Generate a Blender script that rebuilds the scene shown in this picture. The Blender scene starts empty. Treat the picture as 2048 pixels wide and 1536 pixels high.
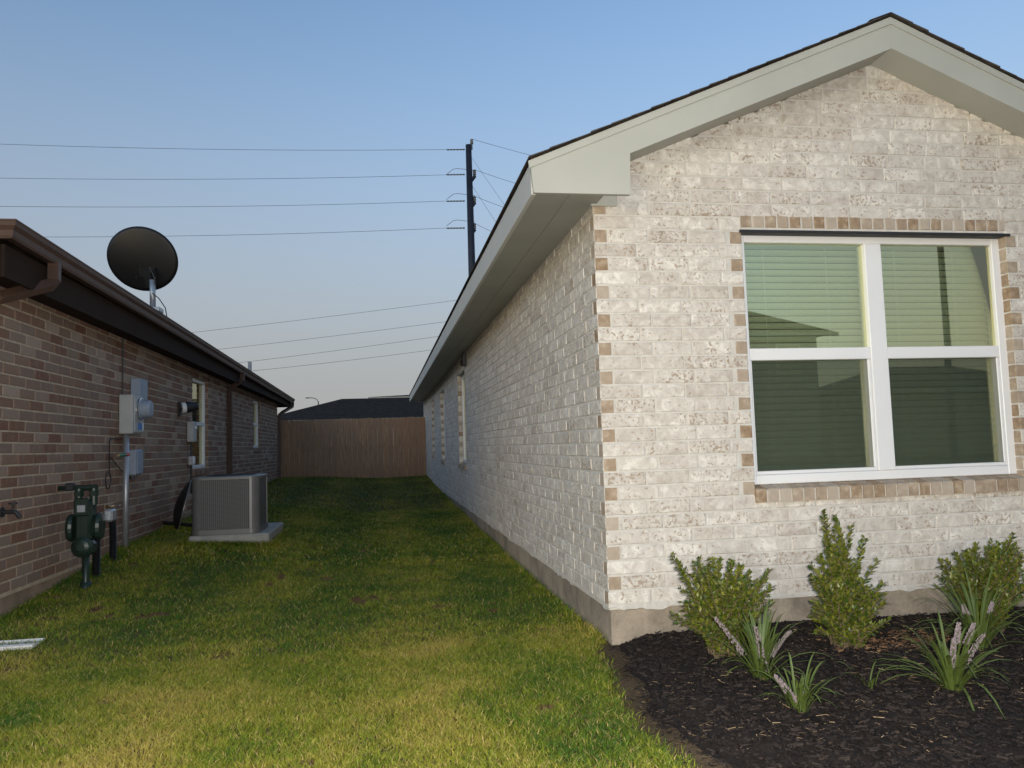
import bpy, math, random
import numpy as np
from mathutils import Vector, Matrix

random.seed(11)
rng = np.random.default_rng(7)
C = bpy.context.scene.collection
S = bpy.context.scene

# ------------------------------------------------------------------ camera
CAM_Z = 1.12
FPX, PITCH, ROLL, YAW = 1568.6, 0.0771, -0.0314, 0.166      # focal length for a 2048 px wide frame
_R = Vector((math.cos(YAW), -math.sin(YAW), 0)); _F = Vector((math.sin(YAW), math.cos(YAW), 0)); _Z = Vector((0, 0, 1))
_W = _F * math.cos(PITCH) + _Z * math.sin(PITCH); _U = -_F * math.sin(PITCH) + _Z * math.cos(PITCH)
RIGHT = _R * math.cos(ROLL) + _U * math.sin(ROLL); UP = _U * math.cos(ROLL) - _R * math.sin(ROLL)
cd = bpy.data.cameras.new('camera'); cam = bpy.data.objects.new('camera', cd); C.objects.link(cam)
cd.sensor_width = 36.0; cd.lens = 36.0 * FPX / 2048.0; cd.clip_start = 0.05; cd.clip_end = 3000
m = Matrix.Identity(4)
for i in range(3):
    m[i][0] = RIGHT[i]; m[i][1] = UP[i]; m[i][2] = -_W[i]
m[2][3] = CAM_Z
cam.matrix_world = m
S.camera = cam

# ------------------------------------------------------------------ sky, dusk glow, camera flash, exposure
SUN_AZ = math.radians(219)        # clockwise from +Y: the glow stands behind the photographer, to the left
SUN_EL = math.radians(13.0)
w = bpy.data.worlds.new('World'); S.world = w; w.use_nodes = True
nt = w.node_tree
sky = nt.nodes.new('ShaderNodeTexSky'); sky.sky_type = 'NISHITA'; sky.sun_disc = False
sky.sun_elevation = SUN_EL; sky.sun_rotation = SUN_AZ
sky.air_density = 1.0; sky.dust_density = 0.5; sky.ozone_density = 2.0
bg = nt.nodes['Background']; bg.inputs[1].default_value = 0.15
# the grey dusk belt that stands low over the horizon opposite the sunset
tc = nt.nodes.new('ShaderNodeTexCoord'); sp = nt.nodes.new('ShaderNodeSeparateXYZ'); nt.links.new(tc.outputs['Generated'], sp.inputs[0])
mr = nt.nodes.new('ShaderNodeMapRange'); mr.interpolation_type = 'SMOOTHSTEP'
for i_, v_ in ((1, .57), (2, .03), (3, 0.0), (4, .96)): mr.inputs[i_].default_value = v_
nt.links.new(sp.outputs[2], mr.inputs[0])
dt = nt.nodes.new('ShaderNodeVectorMath'); dt.operation = 'DOT_PRODUCT'; dt.inputs[1].default_value = (math.sin(SUN_AZ), math.cos(SUN_AZ), 0)
nt.links.new(tc.outputs['Generated'], dt.inputs[0])
ma = nt.nodes.new('ShaderNodeMapRange'); ma.interpolation_type = 'SMOOTHSTEP'
for i_, v_ in ((1, .75), (2, .15), (3, 0.0), (4, 1.0)): ma.inputs[i_].default_value = v_
nt.links.new(dt.outputs['Value'], ma.inputs[0])
ml = nt.nodes.new('ShaderNodeMath'); ml.operation = 'MULTIPLY'; nt.links.new(mr.outputs[0], ml.inputs[0]); nt.links.new(ma.outputs[0], ml.inputs[1])
mxw = nt.nodes.new('ShaderNodeMix'); mxw.data_type = 'RGBA'; mxw.inputs[7].default_value = (1.72, 1.69, 1.73, 1)
nt.links.new(ml.outputs[0], mxw.inputs[0]); nt.links.new(sky.outputs[0], mxw.inputs[6]); nt.links.new(mxw.outputs[2], bg.inputs[0])

sl = bpy.data.lights.new('sun', 'SUN'); sl.energy = 0.02; sl.angle = math.radians(14); sl.color = (1, .82, .6)
sun = bpy.data.objects.new('sun', sl); C.objects.link(sun)
sd = Vector((math.sin(SUN_AZ) * math.cos(SUN_EL), math.cos(SUN_AZ) * math.cos(SUN_EL), math.sin(SUN_EL)))
sun.rotation_euler = sd.to_track_quat('Z', 'Y').to_euler()

# the photographer's flash: a small real lamp beside the lens (falls off with distance, as in the photograph)
fl = bpy.data.lights.new('camera_flash', 'POINT'); fl.energy = 445; fl.shadow_soft_size = 0.02; fl.color = (1.0, .965, .90)
flash = bpy.data.objects.new('camera_flash', fl); C.objects.link(flash); flash.location = (0.06, -0.02, CAM_Z + 0.035)

S.view_settings.view_transform = 'Standard'; S.view_settings.look = 'None'
S.view_settings.exposure = 0.56; S.view_settings.gamma = 1.0; S.view_settings.use_curve_mapping = False

# ------------------------------------------------------------------ helpers
ORG = {}
def org(o): return ORG.get(o.name, Vector((0, 0, 0))) if o else Vector((0, 0, 0))

def thing(name, label, cat, loc=(0, 0, 0), group=None):
    o = bpy.data.objects.new(name, None); C.objects.link(o); o.location = loc
    o.empty_display_size = .1
    o['label'] = label; o['category'] = cat
    if group: o['group'] = group
    ORG[o.name] = Vector(loc)
    return o

def tag(o, label=None, cat=None, group=None, kind=None):
    if label: o['label'] = label
    if cat: o['category'] = cat
    if group: o['group'] = group
    if kind: o['kind'] = kind
    return o

def link(name, me, parent=None, loc=(0, 0, 0), rotz=0.0):
    """place mesh with its own origin at world position loc"""
    o = bpy.data.objects.new(name, me); C.objects.link(o)
    o.parent = parent
    po = org(parent)
    o.location = Vector(loc) - po
    o.rotation_euler = (0, 0, rotz)
    ORG[o.name] = Vector(loc)
    return o

class MB:
    """collects faces in world space; build() makes one mesh object"""
    def __init__(s): s.v = []; s.f = []; s.mi = []
    def add(s, vs, fs, mi=0):
        b = len(s.v); s.v += [tuple(v) for v in vs]
        for f in fs: s.f.append([i + b for i in f]); s.mi.append(mi)
    def box(s, x0, x1, y0, y1, z0, z1, mi=0, M=None):
        vs = [Vector(p) for p in ((x0,y0,z0),(x1,y0,z0),(x1,y1,z0),(x0,y1,z0),(x0,y0,z1),(x1,y0,z1),(x1,y1,z1),(x0,y1,z1))]
        if M: vs = [M @ v for v in vs]
        s.add(vs, ((0,3,2,1),(4,5,6,7),(0,1,5,4),(1,2,6,5),(2,3,7,6),(3,0,4,7)), mi)
    def bbox(s, x0, x1, y0, y1, z0, z1, b=.004, mi=0, M=None):
        """bevelled box"""
        vs = []
        for (sx, sy, sz) in ((a, c, d) for a in (0, 1) for c in (0, 1) for d in (0, 1)):
            X = (x0, x1)[sx]; Y = (y0, y1)[sy]; Z = (z0, z1)[sz]
            dx = b if sx == 0 else -b; dy = b if sy == 0 else -b; dz = b if sz == 0 else -b
            vs += [Vector((X, Y + dy, Z + dz)), Vector((X + dx, Y, Z + dz)), Vector((X + dx, Y + dy, Z))]
        if M: vs = [M @ v for v in vs]
        def I(sx, sy, sz, a): return ((sx * 2 + sy) * 2 + sz) * 3 + a
        fs = []
        for sx in (0, 1): fs.append([I(sx, a, c, 0) for a, c in ((0,0),(0,1),(1,1),(1,0))])
        for sy in (0, 1): fs.append([I(a, sy, c, 1) for a, c in ((0,0),(0,1),(1,1),(1,0))])
        for sz in (0, 1): fs.append([I(a, c, sz, 2) for a, c in ((0,0),(0,1),(1,1),(1,0))])
        for a in (0, 1):
            for c in (0, 1):
                fs.append([I(a, c, 0, 0), I(a, c, 1, 0), I(a, c, 1, 1), I(a, c, 0, 1)])
                fs.append([I(a, 0, c, 0), I(a, 1, c, 0), I(a, 1, c, 2), I(a, 0, c, 2)])
                fs.append([I(0, a, c, 1), I(1, a, c, 1), I(1, a, c, 2), I(0, a, c, 2)])
                for d in (0, 1): fs.append([I(a, c, d, 0), I(a, c, d, 1), I(a, c, d, 2)])
        s.add(vs, fs, mi)
    def tube(s, pts, r, n=8, mi=0, cap=True, rect=None):
        """tube (or rectangular tube: rect=(w,h)) along points; r may be a list"""
        pts = [Vector(p) for p in pts]; N = len(pts)
        rs = r if isinstance(r, (list, tuple)) else [r] * N
        rings = []; up = None
        for i, p in enumerate(pts):
            t = (pts[min(i + 1, N - 1)] - pts[max(i - 1, 0)]).normalized()
            if up is None:
                up = Vector((0, 0, 1)) if abs(t.z) < .9 else Vector((0, 1, 0))
            a = t.cross(up)
            if a.length < 1e-4: a = t.cross(Vector((1, 0, 0)))
            a.normalize(); b = a.cross(t).normalized(); up = b
            if rect:
                ring = [p + a * sx * rect[0] / 2 + b * sy * rect[1] / 2 for sx, sy in ((-1,-1),(1,-1),(1,1),(-1,1))]
            else:
                ring = [p + (a * math.cos(2*math.pi*k/n) + b * math.sin(2*math.pi*k/n)) * rs[i] for k in range(n)]
            rings.append(ring)
        n = len(rings[0]); vs = [v for rg in rings for v in rg]; fs = []
        for i in range(N - 1):
            for k in range(n):
                fs.append((i*n+k, i*n+(k+1)%n, (i+1)*n+(k+1)%n, (i+1)*n+k))
        if cap: fs.append(list(range(n))[::-1]); fs.append([(N-1)*n+k for k in range(n)])
        s.add(vs, fs, mi)
    def lathe(s, prof, M, n=24, mi=0):
        """profile [(r,h)] about local z, placed by matrix M"""
        vs = []; fs = []; N = len(prof)
        for (r, h) in prof:
            for k in range(n):
                a = 2 * math.pi * k / n; vs.append(M @ Vector((r * math.cos(a), r * math.sin(a), h)))
        for i in range(N - 1):
            for k in range(n): fs.append((i*n+k, i*n+(k+1)%n, (i+1)*n+(k+1)%n, (i+1)*n+k))
        fs.append(list(range(n))[::-1]); fs.append([(N-1)*n+k for k in range(n)])
        s.add(vs, fs, mi)
    def prism(s, poly, axis, a0, a1, mi=0):
        """2D polygon extruded along axis ('x': poly=(y,z); 'y': poly=(x,z); 'z': poly=(x,y))"""
        def P(p, a):
            return (a, p[0], p[1]) if axis == 'x' else ((p[0], a, p[1]) if axis == 'y' else (p[0], p[1], a))
        n = len(poly); vs = [P(p, a0) for p in poly] + [P(p, a1) for p in poly]
        fs = [list(range(n)), list(range(n, 2*n))[::-1]] + [(i, (i+1)%n, n+(i+1)%n, n+i) for i in range(n)]
        s.add(vs, fs, mi)
    def mesh(s, name, mats, o=Vector((0, 0, 0)), smooth=False):
        me = bpy.data.meshes.new(name)
        me.from_pydata([(v[0]-o[0], v[1]-o[1], v[2]-o[2]) for v in s.v], [], s.f)
        for mt in (mats if isinstance(mats, (list, tuple)) else [mats]): me.materials.append(mt)
        me.polygons.foreach_set('material_index', s.mi)
        if smooth: me.polygons.foreach_set('use_smooth', [True] * len(s.f))
        me.update()
        import bmesh
        bm = bmesh.new(); bm.from_mesh(me); bmesh.ops.recalc_face_normals(bm, faces=bm.faces); bm.to_mesh(me); bm.free()
        return me
    def build(s, name, mats, parent=None, smooth=False, loc=None):
        o = Vector(loc) if loc is not None else org(parent)
        return link(name, s.mesh(name, mats, o, smooth), parent, o)

def part_box(name, mat, parent, x0, x1, y0, y1, z0, z1, b=.004):
    q = MB(); q.bbox(x0, x1, y0, y1, z0, z1, b); return q.build(name, mat, parent)

def vnoise(x, y, scale, seed):
    r = np.random.default_rng(seed); G = r.random((256, 256))
    X = np.asarray(x) * scale + 1000.0; Y = np.asarray(y) * scale + 1000.0
    xi = np.floor(X).astype(int); yi = np.floor(Y).astype(int); fx = X - xi; fy = Y - yi
    fx = fx*fx*(3-2*fx); fy = fy*fy*(3-2*fy)
    g = lambda a, b: G[a % 256, b % 256]
    return (g(xi,yi)*(1-fx)+g(xi+1,yi)*fx)*(1-fy)+(g(xi,yi+1)*(1-fx)+g(xi+1,yi+1)*fx)*fy

def UV(u, v, y):
    """point seen at photo pixel u,v at depth y"""
    d = _W + RIGHT * ((u - 1024) / FPX) - UP * ((v - 768) / FPX); k = y / d.y; return Vector((d.x * k, y, d.z * k + CAM_Z))

# ------------------------------------------------------------------ materials
def newmat(name):
    mt = bpy.data.materials.new(name); mt.use_nodes = True
    n = mt.node_tree; b = n.nodes['Principled BSDF']; return mt, n, b
def N(n, t, **kw):
    q = n.nodes.new(t)
    for k, v in kw.items(): setattr(q, k, v)
    return q
def ramp(n, stops):
    r = N(n, 'ShaderNodeValToRGB'); e = r.color_ramp.elements
    while len(e) < len(stops): e.new(.5)
    for el, (p, c) in zip(e, stops): el.position = p; el.color = (*c, 1)
    return r
def noise(n, vec, scale, detail=4, rough=.55, dist=0.0):
    q = N(n, 'ShaderNodeTexNoise'); q.inputs['Scale'].default_value = scale; q.inputs['Detail'].default_value = detail
    q.inputs['Roughness'].default_value = rough; q.inputs['Distortion'].default_value = dist
    n.links.new(vec, q.inputs['Vector']); return q
def math_(n, op, a, b=None, clamp=False):
    q = N(n, 'ShaderNodeMath', operation=op); q.use_clamp = clamp
    for i, x in enumerate((a, b)):
        if x is None: continue
        if isinstance(x, (int, float)): q.inputs[i].default_value = x
        else: n.links.new(x, q.inputs[i])
    return q.outputs[0]
def mix(n, fac, a, b, blend='MIX'):
    q = N(n, 'ShaderNodeMix', data_type='RGBA', blend_type=blend)
    for i, x in ((0, fac), (6, a), (7, b)):
        if isinstance(x, (int, float)): q.inputs[i].default_value = x
        elif isinstance(x, tuple): q.inputs[i].default_value = (*x, 1)
        else: n.links.new(x, q.inputs[i])
    return q.outputs[2]
def bump(n, b, h, strength=.3, dist=.01):
    q = N(n, 'ShaderNodeBump'); q.inputs['Strength'].default_value = strength; q.inputs['Distance'].default_value = dist
    n.links.new(h, q.inputs['Height']); n.links.new(q.outputs[0], b.inputs['Normal'])
def pos(n): return N(n, 'ShaderNodeNewGeometry').outputs['Position']
def pieceseed(n):
    g = N(n, 'ShaderNodeNewGeometry'); o = N(n, 'ShaderNodeObjectInfo')
    return math_(n, 'FRACT', math_(n, 'ADD', g.outputs['Random Per Island'], math_(n, 'MULTIPLY', o.outputs['Random'], 7.31)))
def seedpos(n, seed, amt=30.0):
    v = N(n, 'ShaderNodeVectorMath', operation='ADD'); n.links.new(pos(n), v.inputs[0])
    c = N(n, 'ShaderNodeCombineXYZ'); s = math_(n, 'MULTIPLY', seed, amt)
    n.links.new(s, c.inputs[0]); n.links.new(s, c.inputs[2]); n.links.new(c.outputs[0], v.inputs[1]); return v.outputs[0]

def simple(name, col, rough=.6, metal=0.0, var=.12, scale=14.0, bmp=.1, spec=.5):
    mt, n, b = newmat(name); p = pos(n)
    q = noise(n, p, scale, 5)
    lo = tuple(c * (1 - var) for c in col); hi = tuple(min(1, c * (1 + var)) for c in col)
    r = ramp(n, ((.3, lo), (.7, hi))); n.links.new(q.outputs[0], r.inputs[0])
    n.links.new(r.outputs[0], b.inputs['Base Color'])
    b.inputs['Roughness'].default_value = rough; b.inputs['Metallic'].default_value = metal
    b.inputs['Specular IOR Level'].default_value = spec
    if bmp: bump(n, b, noise(n, p, scale * 6, 3).outputs[0], bmp, .004)
    return mt

def mat_white_brick():
    mt, n, b = newmat('whitewashed_brick'); s = pieceseed(n); p = seedpos(n, s)
    s2 = math_(n, 'FRACT', math_(n, 'MULTIPLY', s, 17.37)); s3 = math_(n, 'FRACT', math_(n, 'MULTIPLY', s, 41.9))
    a = noise(n, p, 17, 6, .66, .6); sh = math_(n, 'ADD', a.outputs[0], math_(n, 'MULTIPLY', math_(n, 'SUBTRACT', s2, .5), .16))
    r = ramp(n, ((.30, (.43, .38, .325)), (.42, (.53, .485, .43)), (.54, (.61, .57, .51)), (.66, (.76, .72, .65)))); n.links.new(sh, r.inputs[0])
    t = mix(n, math_(n, 'MULTIPLY', s, .30), r.outputs[0], (.53, .48, .425))
    d = noise(n, p, 52, 4, .6, .35); d2 = noise(n, p, 9, 2)
    thr = math_(n, 'ADD', d.outputs[0], math_(n, 'MULTIPLY', d2.outputs[0], .30))
    thr = math_(n, 'ADD', thr, math_(n, 'MULTIPLY', math_(n, 'POWER', s3, 2.0), .095))      # some bricks are far more speckled than others
    k = ramp(n, ((.765, (0,0,0)), (.82, (1,1,1)))); n.links.new(thr, k.inputs[0])
    t = mix(n, math_(n, 'MULTIPLY', k.outputs[0], .70), t, (.28, .195, .125))
    n.links.new(t, b.inputs['Base Color']); b.inputs['Roughness'].default_value = .92; b.inputs['Specular IOR Level'].default_value = .15
    h = math_(n, 'SUBTRACT', d.outputs[0], math_(n, 'MULTIPLY', k.outputs[0], .35)); bump(n, b, h, .35, .004)
    return mt
def mat_brick_end():
    mt, n, b = newmat('bare_brick_end'); s = pieceseed(n); p = seedpos(n, s)
    a = noise(n, p, 20, 5, .6); r = ramp(n, ((.3, (.20, .135, .085)), (.52, (.31, .22, .14)), (.7, (.47, .38, .28))))
    n.links.new(a.outputs[0], r.inputs[0])
    t = mix(n, math_(n, 'MULTIPLY', math_(n, 'POWER', s, 1.3), .85), r.outputs[0], (.47, .41, .34))
    n.links.new(t, b.inputs['Base Color']); b.inputs['Roughness'].default_value = .9; b.inputs['Specular IOR Level'].default_value = .2
    bump(n, b, noise(n, p, 70, 3).outputs[0], .35, .005); return mt
def mat_brown_brick():
    mt, n, b = newmat('brown_brick'); s = pieceseed(n); p = seedpos(n, s)
    r = ramp(n, ((.0, (.19, .098, .068)), (.25, (.225, .130, .092)), (.5, (.255, .165, .118)), (.72, (.215, .152, .120)), (.9, (.30, .218, .165)), (1, (.38, .29, .225))))
    n.links.new(s, r.inputs[0])
    a = noise(n, p, 17, 5, .65); k = ramp(n, ((.48, (0,0,0)), (.72, (1,1,1)))); n.links.new(a.outputs[0], k.inputs[0])
    t = mix(n, math_(n, 'MULTIPLY', k.outputs[0], .5), r.outputs[0], (.30, .22, .17))
    n.links.new(t, b.inputs['Base Color']); b.inputs['Roughness'].default_value = .9; b.inputs['Specular IOR Level'].default_value = .2
    bump(n, b, noise(n, p, 60, 3).outputs[0], .4, .005); return mt

def mat_grass():
    mt, n, b = newmat('lawn_blade'); a = N(n, 'ShaderNodeAttribute', attribute_name='tint')
    n.links.new(a.outputs['Color'], b.inputs['Base Color']); b.inputs['Roughness'].default_value = .55
    b.inputs['Specular IOR Level'].default_value = .25
    return mt
def mat_leaf(name, c0, c1, rough=.42, trans=.0):
    mt, n, b = newmat(name); g = N(n, 'ShaderNodeNewGeometry')
    r = ramp(n, ((.0, c0), (1, c1))); n.links.new(g.outputs['Random Per Island'], r.inputs[0])
    t = mix(n, .25, r.outputs[0], noise(n, pos(n), 25, 2).outputs[0], 'OVERLAY')
    n.links.new(t, b.inputs['Base Color']); b.inputs['Roughness'].default_value = rough
    return mt
def mat_ground():
    mt, n, b = newmat('soil'); p = pos(n); a = noise(n, p, 1.3, 6, .6); c = noise(n, p, 26, 5, .7)
    r = ramp(n, ((.3, (.065, .045, .024)), (.5, (.105, .072, .040)), (.72, (.155, .108, .062)))); n.links.new(a.outputs[0], r.inputs[0])
    t = mix(n, .5, r.outputs[0], c.outputs[0], 'OVERLAY'); n.links.new(t, b.inputs['Base Color']); b.inputs['Roughness'].default_value = 1
    b.inputs['Specular IOR Level'].default_value = .1
    bump(n, b, c.outputs[0], .6, .03); return mt
def mat_mulch(name, c0, c1):
    mt, n, b = newmat(name); s = pieceseed(n); p = pos(n)
    r = ramp(n, ((0, c0), (1, c1))); n.links.new(s, r.inputs[0])
    t = mix(n, .6, r.outputs[0], noise(n, p, 60, 4, .7).outputs[0], 'OVERLAY')
    n.links.new(t, b.inputs['Base Color']); b.inputs['Roughness'].default_value = .9; b.inputs['Specular IOR Level'].default_value = .15
    bump(n, b, noise(n, p, 90, 4).outputs[0], .5, .006); return mt
def mat_concrete(name, col, stain=.5):
    mt, n, b = newmat(name); p = pos(n); a = noise(n, p, 3.2, 7, .62, .5); c = noise(n, p, 60, 4)
    lo = tuple(x * (1 - stain) for x in col); r = ramp(n, ((.34, lo), (.56, col), (.8, tuple(min(1, x * 1.15) for x in col))))
    n.links.new(a.outputs[0], r.inputs[0]); t = mix(n, .3, r.outputs[0], c.outputs[0], 'OVERLAY')
    n.links.new(t, b.inputs['Base Color']); b.inputs['Roughness'].default_value = .92; bump(n, b, c.outputs[0], .3, .006); return mt
def mat_wood():
    mt, n, b = newmat('cedar_board'); s = pieceseed(n); p = seedpos(n, s)
    mp = N(n, 'ShaderNodeMapping'); mp.inputs['Scale'].default_value = (1, 1, .08); n.links.new(p, mp.inputs[0])
    a = noise(n, mp.outputs[0], 40, 5, .6, .6); r = ramp(n, ((.3, (.21, .112, .06)), (.55, (.35, .20, .11)), (.75, (.46, .29, .165))))
    n.links.new(a.outputs[0], r.inputs[0]); t = mix(n, math_(n, 'MULTIPLY', s, .6), r.outputs[0], (.24, .145, .095))
    n.links.new(t, b.inputs['Base Color']); b.inputs['Roughness'].default_value = .85; bump(n, b, a.outputs[0], .3, .004); return mt
def mat_shingle(name, c0, c1):
    mt, n, b = newmat(name); p = pos(n); a = noise(n, p, 5, 3); c = noise(n, p, 160, 2)
    r = ramp(n, ((.35, c0), (.65, c1))); n.links.new(a.outputs[0], r.inputs[0]); t = mix(n, .6, r.outputs[0], c.outputs[0], 'OVERLAY')
    n.links.new(t, b.inputs['Base Color']); b.inputs['Roughness'].default_value = .95; b.inputs['Specular IOR Level'].default_value = .08; bump(n, b, c.outputs[0], .5, .003); return mt
def mat_glass(name, tint, refl=.35):
    mt, n, b = newmat(name); out = n.nodes['Material Output']; n.nodes.remove(b)
    tr = N(n, 'ShaderNodeBsdfTransparent'); tr.inputs[0].default_value = (*tint, 1)
    gl = N(n, 'ShaderNodeBsdfGlossy'); gl.inputs['Roughness'].default_value = .004; gl.inputs['Color'].default_value = (1.0, .975, .70, 1)
    fr = N(n, 'ShaderNodeFresnel'); fr.inputs['IOR'].default_value = 1.5
    k = math_(n, 'ADD', math_(n, 'MULTIPLY', fr.outputs[0], 1.0), refl, True)
    mx = N(n, 'ShaderNodeMixShader'); n.links.new(k, mx.inputs[0]); n.links.new(tr.outputs[0], mx.inputs[1]); n.links.new(gl.outputs[0], mx.inputs[2])
    n.links.new(mx.outputs[0], out.inputs[0]); return mt
def mat_screen():
    mt, n, b = newmat('insect_screen'); out = n.nodes['Material Output']
    b.inputs['Base Color'].default_value = (.03, .045, .035, 1); b.inputs['Roughness'].default_value = .8
    tr = N(n, 'ShaderNodeBsdfTransparent'); mx = N(n, 'ShaderNodeMixShader'); mx.inputs[0].default_value = .28
    n.links.new(tr.outputs[0], mx.inputs[1]); n.links.new(b.outputs[0], mx.inputs[2]); n.links.new(mx.outputs[0], out.inputs[0]); return mt
def mat_mesh_panel():
    mt, n, b = newmat('condenser_grille'); p = pos(n)
    sx = N(n, 'ShaderNodeSeparateXYZ'); n.links.new(p, sx.inputs[0])
    f = lambda o, k: math_(n, 'SINE', math_(n, 'MULTIPLY', o, k))
    v = math_(n, 'MAXIMUM', f(sx.outputs[2], 2*math.pi/.0125), math_(n, 'MAXIMUM', f(sx.outputs[0], 2*math.pi/.02), f(sx.outputs[1], 2*math.pi/.02)))
    r = ramp(n, ((.2, (.03, .028, .026)), (.75, (.145, .135, .125)))); n.links.new(v, r.inputs[0])
    n.links.new(r.outputs[0], b.inputs['Base Color']); b.inputs['Roughness'].default_value = .5; bump(n, b, v, .5, .004); return mt

M = dict(
 wbrick=mat_white_brick(), bend=mat_brick_end(), bbrick=mat_brown_brick(),
 wmortar=simple('pale_mortar', (.56, .53, .48), .95, 0, .10, 18, .5, .2),
 bmortar=simple('buff_mortar', (.45, .365, .265), .95, 0, .2, 14, .4, .2),
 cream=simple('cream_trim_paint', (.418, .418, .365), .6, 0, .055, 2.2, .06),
 soffit=simple('cream_trim_paint_shaded', (.34, .335, .285), .7, 0, .06, 2.5, .06),  # same trim paint, its colour darkened to imitate shade under the eaves
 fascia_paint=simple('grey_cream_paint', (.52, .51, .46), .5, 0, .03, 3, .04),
 white=simple('white_vinyl', (.74, .74, .74), .4, 0, .02, 5, .0),
 brown=simple('dark_brown_metal', (.085, .050, .038), .5, .0, .12, 4, .03, .3),
 dbrown=simple('dark_brown_paint', (.030, .019, .014), .85, 0, .12, 6, .05, .1),
 steel=simple('black_steel', (.02, .02, .023), .6, .0, .2, 12, .1),
 slab=mat_concrete('concrete_slab', (.33, .275, .21), .45),
 slab2=mat_concrete('tan_concrete', (.30, .215, .15), .3),
 pad=mat_concrete('pad_concrete', (.36, .335, .295), .25),
 pale=mat_concrete('pale_concrete', (.62, .60, .57), .15),
 soil=mat_ground(), grass=mat_grass(),
 mulch=mat_mulch('mulch', (.011, .009, .0085), (.030, .023, .020)), straw=mat_mulch('straw_chip', (.20, .13, .07), (.42, .30, .17)),
 chip=mat_mulch('bark_chip', (.009, .008, .0075), (.042, .031, .026)),
 wood=mat_wood(),
 shingle=mat_shingle('shingle', (.055, .048, .043), (.10, .086, .075)), shingle2=mat_shingle('dark_shingle', (.022, .017, .013), (.042, .033, .027)),
 glass=mat_glass('window_glass', (.93, .97, .90), .235), screen=mat_screen(), sideglass=mat_glass('dim_glass', (.7, .75, .7), .12),
 blind=simple('white_blind', (.62, .64, .58), .5, 0, .02, 5, 0),
 dark=simple('dark_room', (.04, .04, .038), .9, 0, .1, 3, 0),
 black=simple('black_plastic', (.016, .016, .017), .45, 0, .2, 12, .03),
 dish=simple('charcoal_dish_paint', (.013, .0115, .011), .5, 0, .15, 5, .04),
 galv=simple('galvanised_metal', (.42, .43, .45), .42, .6, .12, 20, .05),
 grey=simple('grey_enclosure', (.42, .42, .41), .5, 0, .08, 8, .05),
 bluegrey=simple('blue_grey_plastic', (.27, .31, .38), .5, 0, .08, 8, .03),
 ggreen=simple('dark_green_paint', (.012, .026, .018), .4, 0, .2, 16, .1),
 brass=simple('brass', (.55, .38, .2), .3, .9, .15, 20, .03),
 chrome=simple('bright_metal', (.75, .75, .75), .2, 1, .05, 20, 0),
 green=simple('green_plastic', (.02, .16, .08), .45, 0, .1, 12, 0), red=simple('red_plastic', (.55, .05, .03), .45, 0, .1, 12, 0),
 blue=simple('blue_sticker', (.08, .20, .48), .6, 0, .1, 30, 0),
 acpanel=mat_mesh_panel(), acpaint=simple('taupe_metal_paint', (.155, .148, .142), .4, .2, .08, 7, .03),
 pole=simple('weathered_steel_pole', (.022, .027, .042), .6, .3, .25, 2, .1),
 porcelain=simple('grey_insulator', (.16, .15, .15), .4, 0, .1, 5, 0),
 wire=simple('wire', (.045, .045, .05), .7, 0, .05, 1, 0),
 bark=simple('shrub_bark', (.12, .085, .05), .9, 0, .25, 60, .4),
 leaf=mat_leaf('shrub_leaf', (.030, .065, .008), (.175, .180, .020)),
 blade=mat_leaf('strap_leaf', (.025, .062, .012), (.115, .140, .030), .42),
 flower=simple('mauve_flower', (.235, .185, .19), .8, 0, .35, 90, .6),
 siding=simple('tan_siding', (.36, .35, .30), .8, 0, .06, 2, .05),
 asphalt=simple('asphalt', (.06, .06, .06), .9, 0, .2, 6, .3),
)

# ------------------------------------------------------------------ ground
def ground_z(x, y):
    x = np.asarray(x, float); y = np.asarray(y, float)
    zr = np.interp(y, [4.2, 6.6, 10, 14.5, 18, 22, 40], [0, .02, .05, .13, .20, .33, .35])
    zl = np.interp(y, [5.0, 5.9, 6.7, 7.7, 8.3, 9.4, 14, 20, 22, 40], [0, .04, .10, .18, .225, .245, .33, .44, .43, .40])
    t = np.clip((x + 2.56) / 3.77, 0, 1); t = t*t*(3-2*t)
    sw = -.05 * np.exp(-((x + .3) / 1.0) ** 2) * np.clip((y - 5) / 4, 0, 1)
    z = zl * (1 - t) + zr * t + sw + (vnoise(x, y, .9, 3) - .5) * .03
    return z

def grid(name, xs, ys, zf, mat, parent=None):
    X, Y = np.meshgrid(xs, ys); Zz = zf(X, Y); nx, ny = len(xs), len(ys)
    V = np.stack([X.ravel(), Y.ravel(), Zz.ravel()], 1).astype(np.float32)
    i = np.arange(nx * ny).reshape(ny, nx); F = np.stack([i[:-1,:-1], i[:-1,1:], i[1:,1:], i[1:,:-1]], -1).reshape(-1, 4)
    me = npmesh(name, V, F, mat); return link(name, me, parent)
def npmesh(name, V, F, mat, tint=None, smooth=True):
    me = bpy.data.meshes.new(name); k = F.shape[1]
    me.vertices.add(len(V)); me.vertices.foreach_set('co', np.ascontiguousarray(V, np.float32).ravel())
    me.loops.add(F.size); me.loops.foreach_set('vertex_index', np.ascontiguousarray(F, np.int32).ravel())
    me.polygons.add(len(F)); me.polygons.foreach_set('loop_start', np.arange(0, F.size, k, dtype=np.int32))
    me.polygons.foreach_set('use_smooth', np.full(len(F), smooth))
    me.update(calc_edges=True)
    if tint is not None:
        a = me.attributes.new('tint', 'FLOAT_COLOR', 'POINT'); a.data.foreach_set('color', np.ascontiguousarray(tint, np.float32).ravel())
    me.materials.append(mat); return me

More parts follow.
